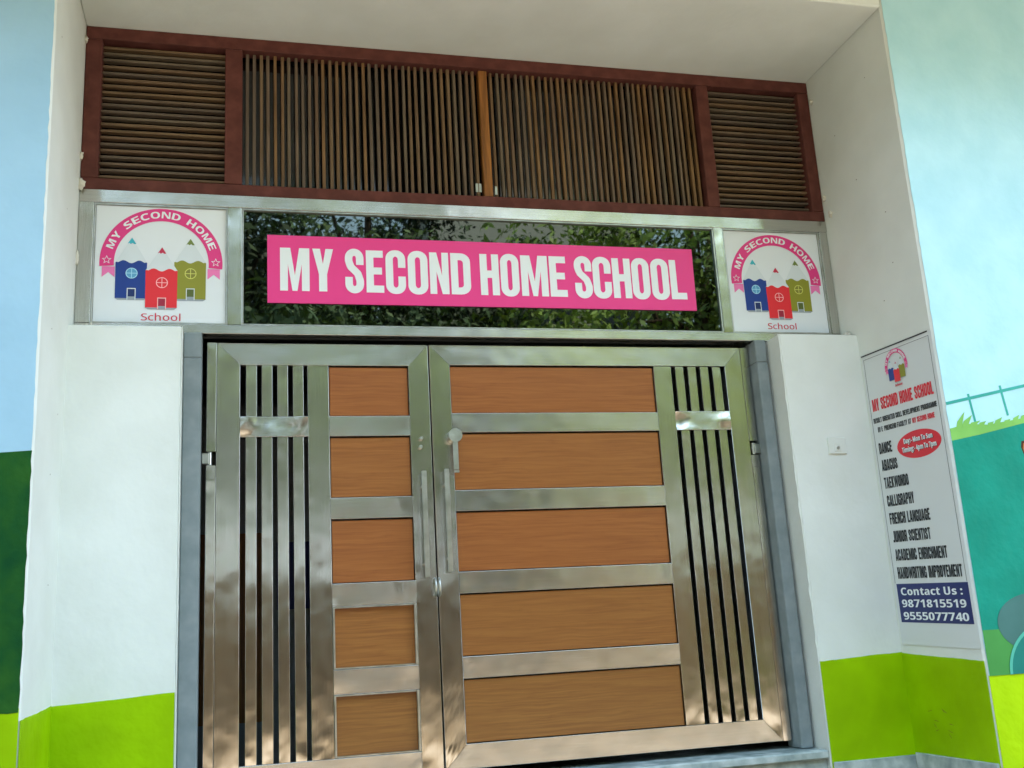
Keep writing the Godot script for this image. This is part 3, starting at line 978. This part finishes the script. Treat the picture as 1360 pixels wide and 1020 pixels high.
func build_louvres() -> void:
	var w := thing("louvred_window", "maroon framed timber louvre window above the steel transom", "window", Vector3(0, 3.51, -0.03))
	var z0 := -0.075
	var z1 := 0.0
	var f: Material = M.maroon
	# horizontals run through, stiles butt between them
	bx(w, "top_rail", -HX + 0.002, HX - 0.002, 4.243, SOFFIT - 0.001, z0, z1, f, 0.003)
	bx(w, "bottom_rail", -HX + 0.002, HX - 0.002, 3.512, 3.565, z0, z1, f, 0.003)
	for s in [[-HX + 0.002, -1.728], [-1.195, -1.118], [1.153, 1.219], [1.734, HX - 0.002]]:
		bx(w, "stile", s[0], s[1], 3.566, 4.242, z0, z1 - 0.0008, f, 0.003)
	bx(w, "mullion", 0.005, 0.048, 3.566, 4.242, z0, -0.02, M.mullion, 0.003)
	# vertical slats in the middle
	var hs := 4.242 - 3.566
	for part in [[-1.118, 0.003], [0.05, 1.153]]:
		var n := 35
		var pitch: float = (part[1] - part[0]) / (n + 0.4)
		for k in n:
			var x: float = part[0] + pitch * (k + 0.7) + rng.randf_range(-0.002, 0.002)
			var wd: float = [0.0135, 0.0148, 0.0142][rng.randi() % 3]
			var s := put(w, "slat", cbox(Vector3(wd, hs, 0.026), 0.0015), M["slat_%d" % (rng.randi() % 8)], Vector3(x, 3.566 + hs * 0.5, -0.046 + rng.randf_range(-0.002, 0.002)))
			s.rotation.z = rng.randf_range(-0.003, 0.003)
			s.rotation.y = rng.randf_range(-0.06, 0.06)
	# flat slats at both ends
	for part in [[-1.728, -1.195], [1.219, 1.734]]:
		var n := 21
		var pitch := hs / (n + 0.3)
		for k in n:
			var y := 3.566 + pitch * (k + 0.65) + rng.randf_range(-0.0015, 0.0015)
			var s := put(w, "slat", cbox(Vector3(part[1] - part[0], 0.0118, 0.03), 0.0015), M["slat_%d" % ([0, 1, 3, 6, 7, 4, 2, 3][rng.randi() % 8])], Vector3((part[0] + part[1]) * 0.5, y, -0.046))
			s.rotation.x = rng.randf_range(-0.05, 0.05)
			s.rotation.z = rng.randf_range(-0.0015, 0.0015)
	# glazed sashes behind the slats
	for p in [[-1.798, -1.156], [-1.155, -0.0], [0.001, 1.185], [1.186, 1.798]]:
		bx(w, "glass_pane", p[0], p[1], 3.513, 4.304, -0.1, -0.094, M.window_glass, 0.0)
	for p in [[-0.028, 3.62], [-0.012, 3.62], [0.066, 3.61]]:
		bx(w, "latch", p[0] - 0.006, p[0] + 0.006, p[1] - 0.022, p[1] + 0.022, -0.034, -0.0315, M.satin, 0.0005)

func build_transom() -> void:
	var t := thing("transom_frame", "stainless steel transom frame glazed with dark glass above the gate", "window frame", Vector3(0, 2.865, -0.03))
	var z0 := -0.05
	sb(t, "top_rail", -HX + 0.002, HX - 0.002, 3.452, 3.511, z0, 0.0)
	sb(t, "bottom_rail", -HX + 0.002, HX - 0.002, 2.864, 2.905, z0, 0.0)
	var open := [[-1.729, -1.186], [-1.11, 1.156], [1.22, 1.744]]
	for s in [[-HX + 0.002, -1.737], [-1.178, -1.118], [1.164, 1.212], [1.752, HX - 0.002]]:
		sb(t, "stile", s[0], s[1], 2.906, 3.451, z0, -0.0005)
	for k in 3:
		var o: Array = open[k]
		# glazing beads
		bx(t, "bead", o[0] - 0.0075, o[1] + 0.0075, 3.444, 3.4515, z0 + 0.01, -0.004, M.satin, 0.0015)
		bx(t, "bead", o[0] - 0.0075, o[1] + 0.0075, 2.9055, 2.9125, z0 + 0.01, -0.004, M.satin, 0.0015)
		bx(t, "bead", o[0] - 0.0075, o[0], 2.913, 3.4435, z0 + 0.01, -0.0045, M.satin, 0.0015)
		bx(t, "bead", o[1], o[1] + 0.0075, 2.913, 3.4435, z0 + 0.01, -0.0045, M.satin, 0.0015)
	bx(t, "glass_pane", -1.112, 1.158, 2.908, 3.447, -0.024, -0.016, M.dark_glass, 0.0)
	# the two emblem boards
	for k in 2:
		var o: Array = [open[0], open[2]][k]
		var at := Vector3((o[0] + o[1]) * 0.5, 3.178, -0.014)
		var b := thing("emblem_sign", ["square white school emblem sign on the blue mural side of the transom", "square white school emblem sign on the transom end beside the hanging vinyl poster"][k], "sign", Vector3(at.x, 2.914, at.z), "emblem signs in the transom")
		bx(b, "board", o[0] + 0.001, o[1] - 0.001, 2.914, 3.443, -0.022, -0.014, M.board_white, 0.0005)
		emblem(b, Transform3D(Basis.IDENTITY, at), 1.0 if k == 0 else 0.97, true)

func build_name_sign() -> void:
	var s := thing("name_sign", "long pink sign with white lettering on the dark transom glass", "sign", Vector3(0.015, 3.014, -0.01))
	poly(s, "backing", PackedVector2Array([Vector2(-1.008, 3.012), Vector2(1.034, 3.016), Vector2(1.038, 3.334), Vector2(-1.008, 3.331)]), -0.008, M.pink, 0.007)
	var word := [["M", -0.953, -0.824], ["Y", -0.811, -0.718], ["S", -0.666, -0.582], ["E", -0.571, -0.491], ["C", -0.482, -0.391], ["O", -0.38, -0.288], ["N", -0.279, -0.19], ["D", -0.18, -0.087], ["H", -0.041, 0.049], ["O", 0.057, 0.146], ["M", 0.156, 0.287], ["E", 0.296, 0.38], ["S", 0.42, 0.507], ["C", 0.512, 0.604], ["H", 0.612, 0.705], ["O", 0.711, 0.801], ["O", 0.81, 0.901], ["L", 0.909, 0.99]]
	for g in word:
		var round: bool = g[0] in ["S", "C", "O"]
		var y0 := 3.0645 if round else 3.069
		var h := 0.2115 if round else 0.2025
		var st := SurfaceTool.new()
		st.begin(Mesh.PRIMITIVE_TRIANGLES)
		for p in glyph(g[0], g[2] - g[1], h):
			add_poly(st, p, 0.0, 0.0012)
		put(s, "letter", st.commit(), M.letter_white, Vector3(g[1], y0 + 0.0012 * (g[1] + 1.0), -0.0064))

func steel_bar(parent: Node3D, called: String, a0: Vector2, a1: Vector2, b0: Vector2, b1: Vector2, z1: float, depth: float, amp := 1.0, mat: Material = null) -> MeshInstance3D:
	# a pressed tube from edge a to edge b: its face is never quite flat, its long edges are rounded
	var mid := (a0 + a1 + b0 + b1) * 0.25
	var length := ((b0 + b1) - (a0 + a1)).length() * 0.5
	var width := minf((a1 - a0).length(), (b1 - b0).length())
	var e := 0.0022 / width
	var rows := [0.0, e, 0.2, 0.4, 0.6, 0.8, 1.0 - e, 1.0]
	var n := maxi(2, int(length / 0.02))
	var nz := FastNoiseLite.new()
	nz.seed = rng.randi() % 10000
	nz.frequency = 1.0
	nz.fractal_octaves = 2
	var along0 := ((b0 + b1) - (a0 + a1)).normalized()
	var zz := func(p: Vector2) -> float:
		# heat of the welds has pulled the metal near both ends
		var d := length * 0.5 - absf(p.dot(along0))
		return amp * (1.0 + 2.2 * exp(-d * d / 0.005)) * (0.0008 * nz.get_noise_2d(p.x * 5.0, p.y * 5.0) + 0.0001 * nz.get_noise_2d(p.x * 17.0 + 50.0, p.y * 17.0))
	var st := SurfaceTool.new()
	st.begin(Mesh.PRIMITIVE_TRIANGLES)
	var grid := []
	var cross := (a1 - a0).normalized()
	var uvo := Vector2(rng.randf_range(0, 9), rng.randf_range(0, 9))
	for i in n + 1:
		var line := []
		for j in rows.size():
			var t: float = rows[j]
			var p := a0.lerp(a1, t).lerp(b0.lerp(b1, t), float(i) / n) - mid
			var z: float = zz.call(p)
			var nn := Vector3(-(zz.call(p + Vector2(0.004, 0)) - z) / 0.004, -(zz.call(p + Vector2(0, 0.004)) - z) / 0.004, 1.0)
			if j == 0 or j == rows.size() - 1:
				z -= 0.0022
				nn += Vector3(cross.x, cross.y, 0) * (-1.6 if j == 0 else 1.6)
			line.append([Vector3(p.x, p.y, z), nn.normalized(), uvo + Vector2(length * i / n, width * t)])
		grid.append(line)
	var quad := func(q: Array, flat_n: Vector3) -> void:
		var fn: Vector3 = (q[1][0] - q[0][0]).cross(q[2][0] - q[0][0])
		var want: Vector3 = flat_n if flat_n != Vector3.ZERO else Vector3(0, 0, 1)
		var order := [0, 2, 1, 0, 3, 2] if fn.dot(want) > 0.0 else [0, 1, 2, 0, 2, 3]
		for k in order:
			st.set_normal(flat_n if flat_n != Vector3.ZERO else q[k][1])
			st.set_uv(q[k][2])
			st.add_vertex(q[k][0])
	for i in n:
		for j in rows.size() - 1:
			quad.call([grid[i][j], grid[i + 1][j], grid[i + 1][j + 1], grid[i][j + 1]], Vector3.ZERO)
	var wall := func(p: Array, q: Array, out: Vector2) -> void:
		var d := Vector3(0, 0, -depth)
		quad.call([p, q, [q[0] + d, q[1], q[2] + Vector2(0, 0.02)], [p[0] + d, p[1], p[2] + Vector2(0, 0.02)]], Vector3(out.x, out.y, 0))
	var last := rows.size() - 1
	for i in n:
		wall.call(grid[i][0], grid[i + 1][0], -cross)
		wall.call(grid[i][last], grid[i + 1][last], cross)
	var along := ((b0 + b1) - (a0 + a1)).normalized()
	for j in last:
		wall.call(grid[0][j], grid[0][j + 1], -along)
		wall.call(grid[n][j], grid[n][j + 1], along)
	return put(parent, called, st.commit(), mat if mat else M.steel, Vector3(mid.x, mid.y, z1))

func mitred(parent: Node3D, called: String, p: Array, z1: float, depth: float) -> MeshInstance3D:
	# p: start edge, then end edge, both read across the bar in the same sense
	return steel_bar(parent, called, p[0], p[1], p[2], p[3], z1, depth)

func sb(parent: Node3D, called: String, x0: float, x1: float, y0: float, y1: float, z0: float, z1: float, amp := 1.0, mat: Material = null) -> MeshInstance3D:
	if y1 - y0 > x1 - x0:
		return steel_bar(parent, called, Vector2(x0, y0), Vector2(x1, y0), Vector2(x0, y1), Vector2(x1, y1), z1, z1 - z0, amp, mat)
	return steel_bar(parent, called, Vector2(x0, y0), Vector2(x0, y1), Vector2(x1, y0), Vector2(x1, y1), z1, z1 - z0, amp, mat)

func build_gate() -> void:
	var zb := ZG - 0.045
	var grp := "leaves of the entrance gate"
	# ---------------- left leaf
	var L := thing("gate_leaf", "narrower stainless steel gate leaf with five small wood panels", "gate", Vector3(-1.262, 0.995, ZG), grp)
	var y0 := 0.997
	var y1 := 2.837
	# outer hinge tube, cut away at the hinge
	sb(L, "hinge_tube", -1.262, -1.2225, 2.357, y1, zb, ZG)
	sb(L, "hinge_tube", -1.262, -1.2225, 2.24, 2.297, zb, ZG - 0.001)
	sb(L, "hinge_tube", -1.262, -1.2225, y0, 2.2385, zb, ZG)
	mitred(L, "stile", [Vector2(-1.221, y0), Vector2(-1.1235, y0), Vector2(-1.221, y1), Vector2(-1.1235, 2.738)], ZG, 0.045)
	mitred(L, "top_rail", [Vector2(-1.1225, 2.7385), Vector2(-1.2195, y1), Vector2(-0.3865, 2.7385), Vector2(-0.298, y1)], ZG, 0.045)
	mitred(L, "stile", [Vector2(-0.388, y0), Vector2(-0.2965, y0), Vector2(-0.388, 2.737), Vector2(-0.2965, y1 - 0.001)], ZG, 0.045)
	sb(L, "stile", -0.836, -0.7445, y0 + 0.085, 2.7375, zb, ZG - 0.0008)
	sb(L, "bottom_rail", -1.1225, -0.389, y0, y0 + 0.084, zb, ZG)
	for k in 4:
		var x := -1.0985 + 0.0665 * k
		sb(L, "slat", x, x + 0.045, 2.5085, 2.7375, zb + 0.006, ZG - 0.003)
		sb(L, "slat", x - 0.001, x + 0.044, y0 + 0.085, 2.4165, zb + 0.006, ZG - 0.003)
	sb(L, "cross_bar", -1.1225, -0.8365, 2.4175, 2.5075, zb, ZG + 0.001, 6.0, M.steel_ground)
	var rails := [[2.418, 2.508], [2.055, 2.147], [1.686, 1.782], [1.329, 1.43]]
	for r in rails:
		sb(L, "rail", -0.7437, -0.3887, r[0], r[1], zb, ZG - 0.0006)
	var cells := [[2.509, 2.7375], [2.148, 2.417], [1.783, 2.054], [1.431, 1.685], [y0 + 0.085, 1.328]]
	for k in cells.size():
		var c: Array = cells[k]
		var x0 := -0.743
		var x1 := -0.3895
		var deep := 0.014
		if k >= 3:
			# the two lower panels are held by thin beads
			deep = 0.022
			bx(L, "panel_bead", x0, x0 + 0.008, c[0], c[1], ZG - 0.02, ZG + 0.002, M.satin, 0.001)
			bx(L, "panel_bead", x1 - 0.009, x1, c[0], c[1], ZG - 0.02, ZG + 0.002, M.satin, 0.001)
			bx(L, "panel_bead", x0 + 0.0085, x1 - 0.0095, c[0], c[0] + 0.006, ZG - 0.02, ZG + 0.0015, M.satin, 0.001)
			bx(L, "panel_bead", x0 + 0.0085, x1 - 0.0095, c[1] - 0.006, c[1], ZG - 0.02, ZG + 0.0015, M.satin, 0.001)
		bx(L, "wood_panel", x0 + 0.003, x1 - 0.002, c[0] + 0.003, c[1] - 0.005, ZG - deep - 0.012, ZG - deep, M["panel_%d" % [0, 1, 0, 2, 3][k]], 0.001, true)
	for r in [[-0.342, 2.402], [-0.346, 2.363]]:
		rod(L, "bolt", Vector3(r[0], r[1], ZG), Vector3(r[0], r[1], ZG + 0.022), 0.008, M.satin)
	pull(L, -0.3415, 1.79, 2.251)
	hinge(L, -1.25, 2.327, -1.0)
	# ---------------- right leaf
	var R := thing("gate_leaf", "wider stainless steel gate leaf with five long wood panels and a latch", "gate", Vector3(1.297, 0.995, ZG), grp)
	sb(R, "hinge_tube", 1.2585, 1.299, 2.375, y1 + 0.003, zb, ZG)
	sb(R, "hinge_tube", 1.2585, 1.299, 2.25, 2.306, zb, ZG - 0.001)
	sb(R, "hinge_tube", 1.2585, 1.299, y0, 2.2485, zb, ZG)
	mitred(R, "stile", [Vector2(1.168, y0 + 0.1), Vector2(1.257, y0), Vector2(1.168, 2.745), Vector2(1.257, y1 + 0.003)], ZG, 0.045)
	mitred(R, "stile", [Vector2(-0.2895, y0), Vector2(-0.1975, y0 + 0.1), Vector2(-0.2895, y1), Vector2(-0.1975, 2.743)], ZG, 0.045)
	mitred(R, "top_rail", [Vector2(-0.1965, 2.7445), Vector2(-0.288, y1 + 0.001), Vector2(1.167, 2.7465), Vector2(1.2555, y1 + 0.004)], ZG, 0.045)
	mitred(R, "bottom_rail", [Vector2(-0.288, y0), Vector2(-0.1965, y0 + 0.0985), Vector2(1.2555, y0), Vector2(1.167, y0 + 0.0985)], ZG, 0.045)
	sb(R, "stile", 0.797, 0.8865, y0 + 0.0995, 2.7435, zb, ZG - 0.0008)
	for k in 4:
		var x := 0.909 + 0.0648 * k
		sb(R, "slat", x, x + 0.0425, 2.5245, 2.7435, zb + 0.006, ZG - 0.003)
		sb(R, "slat", x + 0.001, x + 0.0435, y0 + 0.0995, 2.43, zb + 0.006, ZG - 0.003)
	sb(R, "cross_bar", 0.8875, 1.167, 2.431, 2.5235, zb, ZG + 0.001, 6.0, M.steel_ground)
	rails = [[2.43, 2.519], [2.075, 2.168], [1.717, 1.81], [1.36, 1.451]]
	for r in rails:
		sb(R, "rail", -0.1967, 0.796, r[0], r[1], zb, ZG - 0.0006)
	cells = [[2.52, 2.7435], [2.169, 2.429], [1.811, 2.074], [1.452, 1.716], [y0 + 0.0995, 1.359]]
	for k in cells.size():
		var c: Array = cells[k]
		bx(R, "wood_panel", -0.194, 0.7935, c[0] + 0.003, c[1] - 0.005, ZG - 0.026, ZG - 0.014, M["panel_%d" % [0, 1, 0, 2, 3][k]], 0.001, true)
	pull(R, -0.24, 1.808, 2.258)
	hinge(R, 1.279, 2.338, 1.0)
	# turning latch: a round boss with a drop arm
	var lt := rod(R, "latch", Vector3(-0.194, 2.408, ZG), Vector3(-0.194, 2.408, 0.0), 0.031, M.satin, 28)
	bx(lt, "latch_arm", -0.207, -0.184, 2.252, 2.386, -0.014, -0.002, M.satin, 0.002)
	bx(lt, "latch_tip", -0.2055, -0.1825, 2.24, 2.2505, -0.014, -0.004, M.satin, 0.002)
	# the lock ring that holds both leaves
	var ring := thing("lock_ring", "small steel lock ring closing the gap between both gate leaves", "lock", Vector3(-0.296, 1.706, ZG))
	for dx in [-0.009, 0.008]:
		var st := SurfaceTool.new()
		st.begin(Mesh.PRIMITIVE_TRIANGLES)
		var pth := []
		var rad := []
		for k in 21:
			var a := TAU * k / 20.0
			pth.append(Vector3(0.0, 0.036 * cos(a), 0.022 * sin(a)))
			rad.append(0.0055)
		tube(st, pth, rad, 10)
		put(ring, "ring", st.commit(), M.satin, Vector3(-0.297 + dx, 1.748, ZG + 0.012))
	# posts
	for p in [[-1.3565, -1.282, "grey painted steel gatepost at the narrower gate leaf"], [1.307, 1.366, "grey painted steel gatepost at the wider gate leaf"]]:
		var g := thing("gatepost", p[2], "post", Vector3((p[0] + p[1]) * 0.5, 0.962, -0.02), "gateposts")
		bx(g, "shaft", p[0], p[1], 0.964, 2.75, -0.11, 0.02, M.post, 0.004)
		bx(g, "head", p[0], p[1], 2.7508, 2.862, -0.11, 0.0197, M.post, 0.004)
	bx(self_bldg(), "hall_lintel", -1.3, 1.3, 2.9, 3.5, -0.2, -0.12, M.interior, 0.0)

func self_bldg() -> Node3D:
	return get_node("school_building")

func pull(leaf: Node3D, x: float, ya: float, yb: float) -> void:
	var h := bx(leaf, "pull_handle", x - 0.0105, x + 0.0105, ya, yb, ZG + 0.034, ZG + 0.05, M.satin, 0.002)
	for y in [ya + 0.06, yb - 0.065]:
		rod(h, "standoff", Vector3(x - 0.001, y, ZG), Vector3(x - 0.001, y, ZG + 0.034), 0.008, M.satin)

func hinge(leaf: Node3D, x: float, y: float, side: float) -> void:
	var h := rod(leaf, "hinge", Vector3(x, y - 0.027, ZG - 0.016), Vector3(x, y + 0.027, ZG - 0.016), 0.013, M.satin)
	bx(h, "hinge_plate", minf(x, x + side * 0.03), maxf(x, x + side * 0.03), y - 0.024, y + 0.024, ZG - 0.018, ZG + 0.004, M.satin, 0.003)

func build_poster() -> void:
	# a vinyl sheet on the right reveal; its print drops slightly towards the street
	var sh := -0.048
	var z00 := 0.16
	var b := Basis(Vector3(0, sh, 1), Vector3(0, 1, 0), Vector3(-1, 0, 0))
	var t := thing("vinyl_poster", "tall white vinyl poster listing classes on the portal side wall", "poster", Vector3(HX, 1.37, 0.42))
	var at := func(u: float, v: float, out := 0.004) -> Transform3D:
		return Transform3D(b, Vector3(HX - out, v + sh * (u - z00), u))
	var shape := func(called: String, pts: PackedVector2Array, out: float, mat: Material) -> void:
		var st := SurfaceTool.new()
		st.begin(Mesh.PRIMITIVE_TRIANGLES)
		var q := PackedVector2Array()
		for p in pts: q.append(p - Vector2(0.4, 2.0))
		add_poly(st, q, 0.0, 0.0008, Transform3D(b, Vector3.ZERO))
		var xf: Transform3D = at.call(0.4, 2.0, out)
		put(t, called, st.commit(), mat, xf.origin)
	shape.call("sheet", rect(0.15, 1.388, 0.692, 2.74), 0.0035, M.vinyl)
	shape.call("hanging_rod", rect(0.149, 2.738, 0.668, 2.744), 0.006, M.ink)
	for s in [rect(0.164, 1.66, 0.1655, 2.722), rect(0.669, 1.66, 0.6705, 2.722), rect(0.1656, 2.7205, 0.669, 2.722)]:
		shape.call("border_line", s, 0.0045, M.ink)
	emblem(t, at.call(0.412, 2.634, 0.004), 0.34, false)
	var caps := func(called: String, s: String, u0: float, u1: float, v: float, h: float, mat: Material) -> void:
		var st := SurfaceTool.new()
		st.begin(Mesh.PRIMITIVE_TRIANGLES)
		heavy_line(st, s, Transform3D(b, Vector3.ZERO), u1 - u0, h)
		put(t, called, st.commit(), mat, (at.call(u0, v, 0.0052) as Transform3D).origin)
	var line := func(called: String, s: String, f: Font, u0: float, u1: float, v: float, h: float, mat: Material, out := 0.0048) -> void:
		text(t, called, s, f, at.call(u0, v, out), u1 - u0, h, mat)
	caps.call("title", "MY SECOND HOME SCHOOL", 0.186, 0.65, 2.463, 0.058, M.text_red)
	caps.call("text_line", "RESULT ORIENATED SKILL DEVELOPMENT PROGRAMME", 0.178, 0.658, 2.406, 0.024, M.ink)
	caps.call("text_line", "BY EXPRIENCEND FACULTY AT", 0.203, 0.462, 2.361, 0.024, M.ink)
	caps.call("text_line", "MY SECOND HOME", 0.472, 0.632, 2.361, 0.024, M.text_red)
	var ov := PackedVector2Array()
	for p in oval(Vector2(0.491, 2.2665), 0.16, 0.062, 40): ov.append(p)
	shape.call("red_oval", ov, 0.0045, M.text_red)
	line.call("oval_shadow", "Day:- Mon To Sun", bold, 0.391, 0.599, 2.2765, 0.023, M.ink, 0.0054)
	line.call("oval_text", "Day:- Mon To Sun", bold, 0.389, 0.597, 2.2785, 0.023, M.letter_white, 0.0066)
	line.call("oval_shadow", "Timing:- 4pm To 7pm", bold, 0.371, 0.618, 2.238, 0.023, M.ink, 0.0054)
	line.call("oval_text", "Timing:- 4pm To 7pm", bold, 0.369, 0.616, 2.24, 0.023, M.letter_white, 0.0066)
	var rows := [["DANCE", 0.19, 0.292, 2.258], ["ABACUS", 0.193, 0.315, 2.177], ["TAEKWONDO", 0.193, 0.38, 2.094], ["CALLIGRAPHY", 0.195, 0.4, 2.01], ["FRENCH LANGUAGE", 0.195, 0.496, 1.928], ["JUNIOR SCIENTIST", 0.2, 0.479, 1.845], ["ACADEMIC ENRICHMENT", 0.199, 0.573, 1.761], ["HANDWRITING IMPROVEMENT", 0.197, 0.652, 1.68]]
	for r in rows:
		caps.call("class_line", r[0], r[1], r[2], r[3], 0.052, M.ink)
	shape.call("contact_panel", rect(0.173, 1.486, 0.674, 1.657), 0.0045, M.navy)
	line.call("contact_text", "Contact Us :", bold, 0.203, 0.634, 1.606, 0.034, M.letter_white, 0.0056)
	line.call("contact_text", "9871815519", bold, 0.199, 0.646, 1.553, 0.034, M.letter_white, 0.0056)
	line.call("contact_text", "9555077740", bold, 0.199, 0.65, 1.498, 0.034, M.letter_white, 0.0056)

func build_small_things() -> void:
	var s := thing("bell_switch", "small cream bell push plate on the white pilaster", "switch", Vector3(1.608, 2.271, ZP))
	bx(s, "plate", 1.561, 1.655, 2.271, 2.351, ZP, ZP + 0.009, M.switch, 0.003)
	var bt := bx(s, "rocker", 1.59, 1.627, 2.283, 2.321, ZP + 0.009, ZP + 0.0115, M.switch, 0.001)
	rod(bt, "push_button", Vector3(1.609, 2.3, ZP + 0.011), Vector3(1.609, 2.3, ZP + 0.017), 0.007, M.satin)
	# a board that stands in the hall, seen between the steel slats
	var n := thing("notice_board", "grey notice board with brown and blue sheets inside the dark hall behind the gate slats", "board", Vector3(-0.95, 0.9, -0.9))
	bx(n, "board", -1.5, -0.55, 1.0, 2.75, -0.93, -0.9, M.interior, 0.002)
	for x in [-1.45, -0.62]:
		bx(n, "leg", x, x + 0.03, 0.9, 0.999, -0.93, -0.9, M.satin, 0.001)
	bx(n, "brown_sheet", -1.42, -1.02, 1.2, 2.1, -0.898, -0.895, M.mullion, 0.0)
	bx(n, "blue_sheet", -0.95, -0.7, 1.72, 2.05, -0.898, -0.895, M.navy, 0.0)

func build_street() -> void:
	# what the dark glass and the polished steel mirror: trees, shrubs and a house across the street
	var deep := [Color(0.08, 0.115, 0.06), Color(0.11, 0.145, 0.07), Color(0.13, 0.17, 0.08)]
	var fresh := [Color(0.17, 0.23, 0.05), Color(0.14, 0.19, 0.05), Color(0.2, 0.26, 0.06)]
	tree("dark green broad tree across the street, mirrored beside the blue mural end of the glass", Vector3(-1.9, 0.13, 12.5), 10.6, 2.0, 3.3, 301, deep)
	tree("tall deep green tree across the street, mirrored behind the pink sign", Vector3(1.5, 0.13, 15.6), 12.8, 2.6, 2.8, 302, deep)
	tree("fresh green spreading tree across the street, mirrored at the poster end of the glass", Vector3(7.0, 0.13, 12.8), 11.2, 1.8, 3.7, 303, fresh)
	tree("dark bushy tree across the street beyond the fresh green one", Vector3(12.5, 0.13, 14.5), 9.0, 2.0, 3.4, 304, deep)
	tree("old dark tree across the street near the left end of the row", Vector3(-8.5, 0.13, 14.0), 10.5, 2.4, 3.5, 305, deep)
	tree("lower dark tree standing close before the pale house", Vector3(4.1, 0.13, 17.0), 10.3, 2.2, 2.5, 306, deep)
	shrub("round dark shrub under the old dark tree across the street", Vector3(-7.4, 0.13, 12.2), 1.7, 1.2, 401, deep)
	shrub("low dark shrub beside the dark green broad tree across the street", Vector3(-4.3, 0.13, 11.9), 1.1, 0.9, 402, deep)
	shrub("bright round shrub under the fresh green tree across the street", Vector3(8.9, 0.13, 11.6), 1.5, 1.1, 403, fresh)
	shrub("tall bright shrub beside the dark bushy tree across the street", Vector3(11.4, 0.13, 12.1), 2.1, 1.2, 404, fresh)
	for k in 5:
		var x := -13.0 + 6.4 * k
		tree("tall back row tree beyond the boundary wall, %s" % ["near the left end", "behind the old dark tree", "behind the mirrored dark trees", "behind the fresh green tree", "near the right end"][k], Vector3(x, 0.13, 23.0 + (k % 2) * 1.5), 12.0 + (k % 3), 1.8, 3.9, 320 + k, deep, 70, 200)
	tree("large unseen tree added on the near side of the street to block the left sky", Vector3(-8.4, 0.0, 6.2), 10.5, 1.8, 4.7, 340, deep, 150, 260)  # out of view, added to cut skylight on the portal from the left
	var hr := RandomNumberGenerator.new()
	hr.seed = 350
	var hc := []
	for k in 420:
		hc.append([Vector3(hr.randf_range(-24, 24), hr.randf_range(0.4, 5.6 + hr.randf_range(-0.6, 0.6)), hr.randf_range(-0.3, 0.3)), 0.9])
	var hd := thing("added_hedge", "long tall hedge added over the brown boundary wall to cover the bright horizon", "hedge", Vector3(0, 0, 19.6))  # added to hide the bright band of sky mirrored in the steel
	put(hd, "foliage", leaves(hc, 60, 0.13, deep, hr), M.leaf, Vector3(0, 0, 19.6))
	var stems := SurfaceTool.new()
	stems.begin(Mesh.PRIMITIVE_TRIANGLES)
	for k in 24:
		var x := -23.0 + 2.0 * k
		tube(stems, [Vector3(x, -0.05, 0), Vector3(x + 0.1, 2.0, 0.05), Vector3(x, 4.4, 0)], [0.06, 0.045, 0.015], 6)
	put(hd, "stems", stems.commit(), M.bark, Vector3(0, 0, 19.6))
	var bw := thing("boundary_wall", "long brown boundary wall behind the trees across the street", "wall", Vector3(0, 0.13, 18.9))
	bx(bw, "wall", -45, 45, 0.13, 3.1, 18.8, 19.05, M.tan_wall, 0.01)
	bx(bw, "coping", -45.03, 45.03, 3.101, 3.2, 18.75, 19.1, M.tan_wall, 0.01)
	var h := thing("far_house", "pale three storey house across the street behind the trees", "building", Vector3(6.2, 0.13, 21))
	var body := bx(h, "wall", 3.4, 9.0, 0.13, 12.6, 20, 27, M.house, 0.03)
	bx(h, "roof_parapet", 3.25, 9.15, 12.6, 13.1, 19.85, 27.15, M.house, 0.03)
	for f in 3:
		for k in 3:
			var x := 4.0 + 1.75 * k
			var y := 1.8 + 3.6 * f
			var wn := bx(body, "window", x, x + 1.3, y, y + 1.5, 19.94, 20.0, M.house_frame, 0.01)
			bx(wn, "pane", x + 0.09, x + 1.21, y + 0.09, y + 1.41, 19.93, 19.939, M.window_glass, 0.0)
